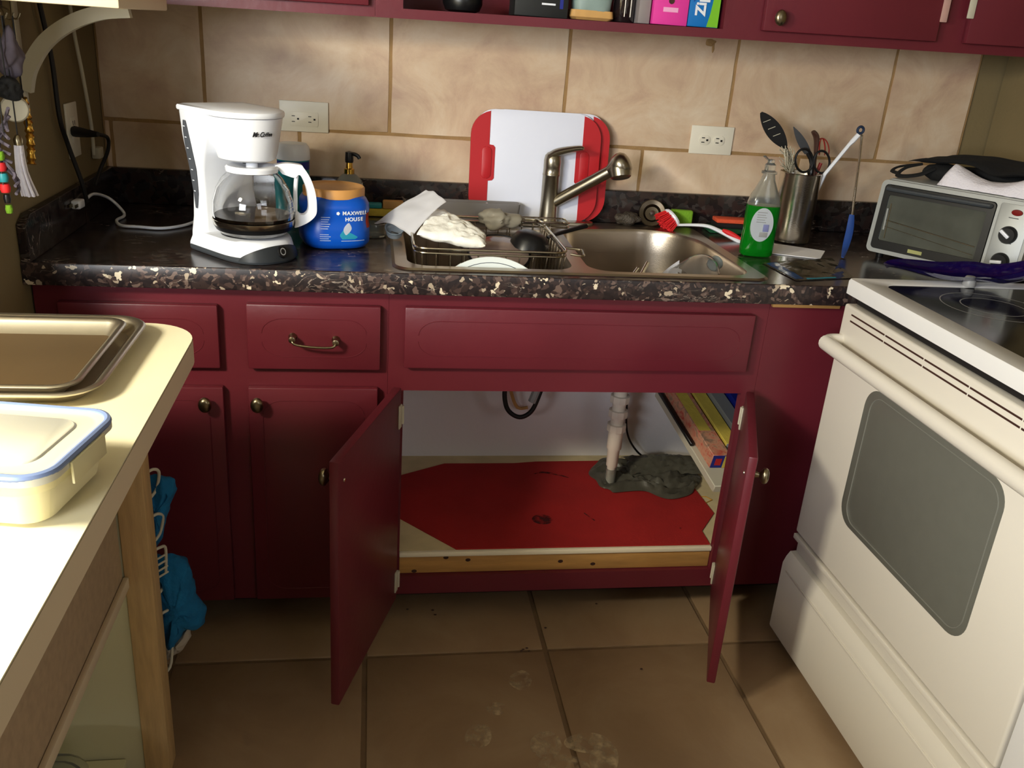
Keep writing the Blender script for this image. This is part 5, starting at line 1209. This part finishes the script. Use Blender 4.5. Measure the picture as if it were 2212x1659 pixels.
# ================================================================ STOVE
SX, SY1, SY0 = .652, -.712, -1.461
sv = thing('stove', (.98, -1.08, 0), 'cream and white electric range with black cooktop on the right', 'stove'); O = Vector(sv.location)
def sb_(bm, x0, x1, y0, y1, z0, z1, bev=0, seg=2): box(bm, x0 - O.x, x1 - O.x, y0 - O.y, y1 - O.y, z0, z1, bev, seg)
bm = B(); sb_(bm, .692, 1.315, SY0, SY1, .03, .920); fin('body', bm, 'cream', sv)
bm = B(); a = rrect(.645 - O.x, 1.33 - O.x, SY0 - .002 - O.y, SY1 + .002 - O.y, .008, 4); i2 = rrect(.700 - O.x, 1.275 - O.x, SY0 + .045 - O.y, SY1 - .045 - O.y, .03, 6)
a = rrect(.645 - O.x, 1.33 - O.x, SY0 - .002 - O.y, SY1 + .002 - O.y, .008, 6)
loops(bm, [[(x, y, .9205) for x, y in a], [(x, y, .948) for x, y in a], [((x) * 1.0, y, .953) for x, y in [(q[0] * .993, q[1] * .993) for q in a]], [(x, y, .9535) for x, y in [(q[0] * 1.012, q[1] * 1.015) for q in i2]], [(x, y, .951) for x, y in i2]], True, False)
fin('cooktop_frame', bm, 'enamel', sv, 40)
bm = B(); prism(bm, i2, lambda u, v: (u, v, .945), lambda u, v: (u, v, .9512)); ckt = fin('glass_cooktop', bm, 'blackglass', sv)
for (x, y, r_) in ((.86, -.90, .10), (1.12, -.92, .08), (.86, -1.25, .08), (1.12, -1.25, .10)):
    bm = B()
    for q in (r_, r_ * .62): tube(bm, [(x - O.x + q * math.cos(a_), y - O.y + q * math.sin(a_), .9514) for a_ in [2 * math.pi * i / 48 for i in range(48)]], .0011, 4, closed=True, flat=.3)
    fin('burner_ring', bm, 'grey', ckt)
bm = B(); sb_(bm, .672, .6915, SY0 + .01, SY1 - .01, .898, .9200); fin('vent_gap', bm, 'rubber', sv)
# oven door
bm = B(); sb_(bm, SX, .691, SY0 + .003, SY1 - .001 + .006, .318, .896, .006, 3); dr = fin('oven_door', bm, 'cream', sv)
dr['label'] = 'cream oven door'
bm = B(); prism(bm, [(y - O.y, z) for y, z in rrect(-1.312, -.868, .452, .768, .045, 8)], lambda u, v: (SX + .002 - O.x, u, v), lambda u, v: (SX - .0012 - O.x, u, v), .0005); wn = fin('oven_window', bm, 'ovenglass', dr)
bm = B(); tube(bm, [(SX - .0015 - O.x, y - O.y, z) for y, z in rrect(-1.300, -.890, .464, .756, .038, 8)], .0010, 5, closed=True); fin('inner_line', bm, mat('pale_line', (124, 124, 116), .4), wn)
for z in (.880, .866):
    for i in range(5):
        y1 = -.744 - i * .138
        bm = B(); sb_(bm, SX - .0009, SX + .003, max(y1 - .134, SY0 + .02), y1, z - .0017, z + .0017); fin('vent_slot', bm, 'brown', dr)
bm = B()
hy = [(SX + .004, -.722, .812), (SX - .022, -.722, .812), (SX - .038, -.735, .812), (SX - .042, -.765, .812), (SX - .042, -1.08, .812), (SX - .042, -1.40, .812), (SX - .038, -1.435, .812), (SX - .02, -1.448, .812), (SX + .004, -1.448, .812)]
tube(bm, [(x - O.x, y - O.y, z) for x, y, z in hy], .0145, 14, smooth=5, flat=1.15); fin('handle', bm, 'cream', dr)
bm = B(); sb_(bm, SX + .012, .6915, SY0 + .004, SY1 + .003, .2625, .3175, .002); fin('kick_strip', bm, 'cream', sv)
bm = B(); sb_(bm, SX - .003, SX + .011, SY0 + .004, SY1 + .004, .300, .3130, .002); fin('trim_strip', bm, 'cream', sv)
bm = B(); pr = [(.690, .035), (SX - .010, .035), (SX - .012, .040), (SX - .012, .225), (SX - .006, .243), (SX + .002, .257), (SX + .02, .2585), (.690, .2585)]
prism(bm, pr, lambda u, v: (u - O.x, SY0 + .004 - O.y, v), lambda u, v: (u - O.x, SY1 + .010 - O.y, v)); dw = fin('storage_drawer', bm, 'cream', sv, 50)
bm = B(); sb_(bm, SX - .0150, SX - .0122, SY0 + .03, SY1 - .015, .214, .220, .001); fin('embossed_line', bm, 'cream', dw)
for y in (SY0 + .05, SY1 - .05):
    for x in (.72, 1.28):
        bm = B(); lathe(bm, [(0, 0.0008), (.014, .0008), (.014, .03), (0, .03)], 14, c=(x - O.x, y - O.y, 0)); fin('foot', bm, 'black', sv)
nb = thing('white_cabinet', (.98, -1.7, 0), 'white cabinet front just beyond the near side of the stove', 'cabinet'); O2 = Vector(nb.location)
bm = B(); box(bm, .668 - O2.x, 1.3 - O2.x, -2.0 - O2.y, -1.466 - O2.y, .0008, .90, .003); fin('carcass', bm, 'enamel', nb)
bm = B(); box(bm, .648 - O2.x, .6675 - O2.x, -1.99 - O2.y, -1.470 - O2.y, .10, .88, .003); fin('door', bm, 'enamel', nb)

# cobalt dish
bd = thing('cobalt_dish', (.93, -.735, .9545), 'wavy cobalt blue glass dish at the back corner of the cooktop', 'dish', R(-22))
def dishf(u, v, s=0):
    x = -.19 + .38 * u; w_ = .072 * math.sin(math.pi * min(.97, u * .86 + .06)) ** .8 + .006; y = (2 * v - 1) * w_
    rim = abs(2 * v - 1) ** 2
    z = .005 + .024 * rim * math.sin(math.pi * u) ** .5 + .10 * max(0, (u - .60) / .40) ** 1.3 * (1 - .8 * max(0, (u - .9) / .1)) + .012 * max(0, (.2 - u) / .2) ** 1.5 + .004 * math.sin(u * 14)
    return (x, y + .012 * math.sin(u * 5), z)
bm = B(); sheet(bm, dishf, 44, 16, thick=.004); fin('dish_body', bm, 'cobalt', bd, 60)
t = thing('white_salt_cap', at(2092, 618, z=.953), 'small pale cap lying on the cooktop in front of the cobalt dish', 'cap')
bm = B(); lathe(bm, [(0, 0), (.013, 0), (.014, .003), (.012, .018), (.009, .022), (0, .023)], 20); fin('cap_body', bm, 'grey', t)

# ================================================================ ISLAND
IX, IY = -.652, -.993
isl = thing('kitchen_island', (-1.2, -1.8, 0), 'cream laminate topped kitchen island in the left foreground', 'island'); O = Vector(isl.location)
bm = B(); pts = [(x - O.x, y - O.y) for x, y in rrect(-1.95, IX, -3.05, IY, [.085, .02, .02, .02], 10)]
prism(bm, pts, lambda u, v: (u, v, .871), lambda u, v: (u, v, .9124), .0012); tp = fin('laminate_top', bm, 'lam', isl, 30)
bm = B(); e = [(x - O.x, y - O.y) for x, y in rrect(-1.9505, IX + .0008, -3.0505, IY + .0008, [.0858, .02, .02, .02], 10)]
loops(bm, [[(x, y, .8725) for x, y in e], [(x, y, .9106) for x, y in e]]); fin('edge_band', bm, 'lamedge', tp, 30)
def ib(nm, x0, x1, y0, y1, z0, z1, m, bev=.002, **k):
    bm = B(); box(bm, x0 - O.x, x1 - O.x, y0 - O.y, y1 - O.y, z0, z1, bev); return fin(nm, bm, m, isl, **k)
ib('apron', -1.90, -.70, -1.046, -1.030, .800, .8705, 'oak')
ib('side_board', -.822, -.800, -2.95, -1.052, .440, .8705, 'particle', label='raw brown board under the top')
ib('board_edge', -.7995, -.790, -2.95, -1.052, .440, .462, 'lamedge')
ib('corner_post', -.798, -.752, -1.05, -1.000, 0.001, .8705, 'oak')
ib('end_panel', -1.85, -.7985, -1.045, -1.025, .001, .8705, 'panelgreen')
ib('corner_post', -.86, -.80, -3.03, -2.97, 0.001, .8705, 'oak'); ib('corner_post', -1.90, -1.84, -3.03, -2.97, 0.001, .8705, 'oak')
ib('bottom_shelf', -1.84, -.83, -2.95, -1.05, .03, .048, 'panelgreen')
bn = thing('storage_tub', (-1.02, -1.36, .049), 'clear plastic tub on the bottom shelf inside the island', 'tub')
bm = B(); loops(bm, [[(x, y, z) for x, y in rrect(-.17 + i_, .17 - i_, -.2 + i_, .2 - i_, .06, 6)] for z, i_ in ((.001, .02), (.02, .01), (.105, .0), (.105, .003), (.006, .022))], True, True); fin('tub_shell', bm, 'clearpl', bn, 50)
bm = B(); loops(bm, [[(x, y, z) for x, y in rrect(-.178 + i_, .178 - i_, -.208 + i_, .208 - i_, .062, 6)] for z, i_ in ((.1055, 0), (.118, 0), (.122, .006), (.117, .02), (.117, .03))], True, True); fin('tub_lid', bm, 'clearpl', bn, 50)
bm = B(); box(bm, -.11, .12, -.14, .13, .008, .07, .02, 3); fin('folded_content', bm, 'brown', bn)

# wire hooks and blue cloths beyond the island's end
wr = thing('wire_rack', (-.775, -.985, .5), 'white wire rack on the far end of the island holding blue cloths', 'wire rack'); O = Vector(wr.location)
bm = B()
for z0, z1 in ((.635, .58), (.545, .49), (.475, .38), (.335, .20)):
    tube(bm, [Vector((-.764, -.9975, z0)) - O, Vector((-.750, -.985, z0 + .004)) - O, Vector((-.744, -.972, z0 - .010)) - O, Vector((-.752, -.972, z1 + .01)) - O, Vector((-.764, -.9975, z1)) - O], .0028, 8, smooth=5)
for z in (.455, .442, .429, .416): tube(bm, [Vector((-.764, -.9975, z)) - O, Vector((-.744, -.969, z)) - O], .002, 6)
fin('wire', bm, 'wpaint', wr)
bm = B(); tube(bm, [Vector((-.764, -.9968, .64)) - O, Vector((-.764, -.9968, .19)) - O], .003, 8); fin('upright', bm, 'white', wr)
def drape(nm, lab, poly, y, m, seed, dpt=.035):
    cen = at(sum(p[0] for p in poly) / len(poly), sum(p[1] for p in poly) / len(poly), y=y); t = thing(nm, cen, lab, 'cloth')
    bm = B(); P = [at(*p, y=y) for p in spline([(a, b_, 0) for a, b_ in poly + [poly[0]]], 4) and [(v.x, v.y) for v in spline([(a, b_, 0) for a, b_ in poly + [poly[0]]], 4)]][:-1]
    rings = []
    for s, dy in ((.2, -dpt), (.6, -dpt * .85), (.88, -dpt * .5), (1, 0), (.88, dpt * .5), (.6, dpt * .85), (.2, dpt)):
        rg = []
        for p in P:
            q = cen + (p - cen) * s; nz = noise.noise(Vector((p.x * 25, dy * 30, p.z * 18 + seed)))
            rg.append(Vector((q.x + .006 * nz, q.y + dy + .012 * noise.noise(Vector((p.x * 50, 3, p.z * 30 + seed))), q.z + .004 * nz)) - cen)
        rings.append(rg)
    loops(bm, rings, True, True); bmesh.ops.subdivide_edges(bm, edges=bm.edges[:], cuts=1, use_grid_fill=True)
    for v in bm.verts: v.co += Vector((1, 1, .3)) * .005 * noise.noise(v.co * 60 + Vector((seed, 0, 0)))
    fin('cloth', bm, m, t, 60)
drape('blue_cloth', 'upper blue cloth hanging behind the island post', [(318, 1030), (350, 1022), (372, 1032), (377, 1058), (366, 1092), (354, 1125), (348, 1165), (330, 1180), (318, 1100)], -.955, 'bluecloth', 2, .025)
drape('blue_cloth', 'lower bunched blue cloth hanging behind the island post', [(330, 1200), (368, 1196), (396, 1212), (415, 1250), (424, 1300), (446, 1330), (436, 1352), (410, 1350), (395, 1372), (365, 1402), (345, 1350), (335, 1270)], -.945, 'bluecloth', 5, .04)
drape('grey_cloth', 'small pale grey cloth below the lower blue cloth', [(352, 1385), (385, 1372), (408, 1352), (412, 1372), (392, 1405), (366, 1418), (350, 1420)], -.95, 'greycloth', 7, .018)

# baking sheets
def baking_sheet(lab, x0, x1, y0, y1, z, hgt, rad, m, mi_, rz=0, notch=True):
    cx, cy = (x0 + x1) / 2, (y0 + y1) / 2; t = thing('baking_sheet', (cx, cy, z), lab, 'baking sheet', rz)
    w2, h2 = (x1 - x0) / 2, (y1 - y0) / 2; bm = B()
    seq = [(.0, .018, 0), (.0, .014, .004), (.004, .008, hgt * .8), (.012, .002, hgt), (.006, .0, hgt + .0015), (0, 0, 0)]
    def rg(ins, zz): return [(x, y, zz) for x, y in rrect(-w2 + ins, w2 - ins, -h2 + ins, h2 - ins, max(.006, rad - ins), 8)]
    loops(bm, [rg(.030, .0004), rg(.026, .0014), rg(.013, hgt - .003), rg(.010, hgt), rg(.006, hgt + .0018), rg(.002, hgt + .0014), rg(.0, hgt - .0006), rg(.0012, hgt - .003), rg(.008, hgt - .0032), rg(.011, hgt - .006), rg(.026, .0008), rg(.030, .0)], False, True)
    bm2 = bm; o = fin('tray', bm, m, t, 60)
    bm = B(); prism(bm, rrect(-w2 + .027, w2 - .027, -h2 + .027, h2 - .027, max(.006, rad - .027), 8), lambda u, v: (u, v, .0006), lambda u, v: (u, v, .0017)); fin('tray_floor', bm, mi_, t, 30)
    return t
baking_sheet('outer shiny baking sheet with a smaller one nested in it on the island', -1.16, -.720, -1.350, -1.020, .9128, .020, .055, 'tray', 'tray')
baking_sheet('inner browned baking sheet nested in the larger one', -1.17, -.747, -1.332, -1.044, .9155, .021, .035, 'tray', 'traydark')
# food container
fcn = thing('food_container', (-.80, -1.552, .9130), 'translucent food box with blue gasket lid at the left edge of the island', 'container', R(-10)); 
bm = B()
def rr3(a, b_, r_, z): return [(x, y, z) for x, y in rrect(-a, a, -b_, b_, r_, 8)]
loops(bm, [rr3(.112, .054, .025, .0), rr3(.118, .060, .026, .003), rr3(.136, .078, .028, .0520), rr3(.134, .076, .027, .0520), rr3(.124, .066, .025, .005)], True, True); fin('box', bm, 'frost', fcn, 50)
bm = B(); loops(bm, [rr3(.136, .078, .028, .0525), rr3(.140, .082, .03, .054), rr3(.140, .082, .03, .062), rr3(.134, .076, .028, .064), rr3(.128, .070, .026, .062), rr3(.125, .067, .026, .0625)], True, True); M['milky_lid'] = mat('milky_lid', (222, 220, 204), .28, trans=.15); fin('lid', bm, 'milky_lid', fcn, 50)
bm = B(); tube(bm, rr3(.137, .079, .029, .0625), .0042, 8, closed=True); fin('gasket', bm, 'lidblue', fcn)
bm = B(); prism(bm, rrect(-.112, .112, -.054, .054, .02, 6), lambda u, v: (u, v, .0620), lambda u, v: (u * .985, v * .97, .0645), .0008); fin('raised_panel', bm, 'milky_lid', fcn)
for (x0, x1, y0, y1) in ((.1405, .1435, -.035, .035), (-.06, .02, -.0855, -.0825)):
    bm = B(); box(bm, x0, x1, y0, y1, .036, .060, .001); fin('clip', bm, 'frost', fcn)
bm = B(); box(bm, -.115, .10, -.055, .055, .004, .035, .01, 3); fin('contents', bm, mat('pale_food', (226, 206, 130), .8, var=.1), fcn)

# dried spills on the floor
sp_ = thing('floor_spill', (.05, -1.2, .0), 'dried whitish spill marks on the tiles in front of the open cabinet', 'stain'); O = Vector(sp_.location)
ms = mat('dried_spill', (206, 182, 144), .85, var=.4, scale=40); nt = ms.node_tree; p = nt.nodes['Principled BSDF']; tc = nt.nodes.new('ShaderNodeTexCoord')
n = nt.nodes.new('ShaderNodeTexNoise'); n.inputs['Scale'].default_value = 38; n.inputs['Detail'].default_value = 6; nt.links.new(tc.outputs['Object'], n.inputs['Vector'])
r = nt.nodes.new('ShaderNodeValToRGB'); r.color_ramp.elements[0].position = .40; r.color_ramp.elements[1].position = .66; r.color_ramp.elements[0].color = (0, 0, 0, 1); r.color_ramp.elements[1].color = (.85, .85, .85, 1)
nt.links.new(n.outputs['Fac'], r.inputs[0]); nt.links.new(r.outputs[0], p.inputs['Alpha']); M['spill'] = ms
def patch(pts, k):
    P = [at(*q, z=0) - O for q in pts]; bm = B(); c = sum(P, Vector()) / len(P); v0 = bm.verts.new((c.x, c.y, .0019)); n = len(P)
    sp = spline([(p.x, p.y, 0) for p in P + [P[0]]], 6)[:-1]; V = [bm.verts.new((p.x, p.y, .0015)) for p in sp]
    for i in range(len(V)): bm.faces.new((v0, V[i], V[(i + 1) % len(V)]))
    fin('dried_mark', bm, 'spill', sp_)
def around(cx, cy, rx, ry, n=9): return [(cx + rx * (1 + .3 * noise.noise(Vector((i * 3.1, cx, cy)))) * math.cos(2 * math.pi * i / n), cy + ry * (1 + .3 * noise.noise(Vector((i * 2.3, cy, cx)))) * math.sin(2 * math.pi * i / n)) for i in range(n)]
patch(around(1125, 1470, 24, 22), 0); patch(around(1073, 1532, 22, 14), 1); patch(around(1033, 1590, 30, 26), 2)
patch(around(1180, 1610, 34, 30), 3); patch(around(1270, 1605, 50, 22), 4); patch(around(1305, 1640, 32, 34), 5); patch(around(1215, 1655, 60, 24), 6)
sp2 = thing('crumbs', (.1, -.75, 0.0), 'dark crumbs scattered on the floor tiles near the cabinet', 'crumbs'); sp2['kind'] = 'stuff'; O = Vector(sp2.location); bm = B()
for (x, y) in ((1130, 1405), (1138, 1402), (1126, 1408), (1142, 1408), (1178, 1358), (1288, 1306), (880, 1318), (935, 1320), (940, 1330), (1385, 1447)):
    c = at(x, y, z=0) - O; lump(bm, (c.x, c.y, .0030), .0032, .0022, .0014, .4, 300, x)
fin('crumb', bm, 'brown', sp2, kind='stuff')
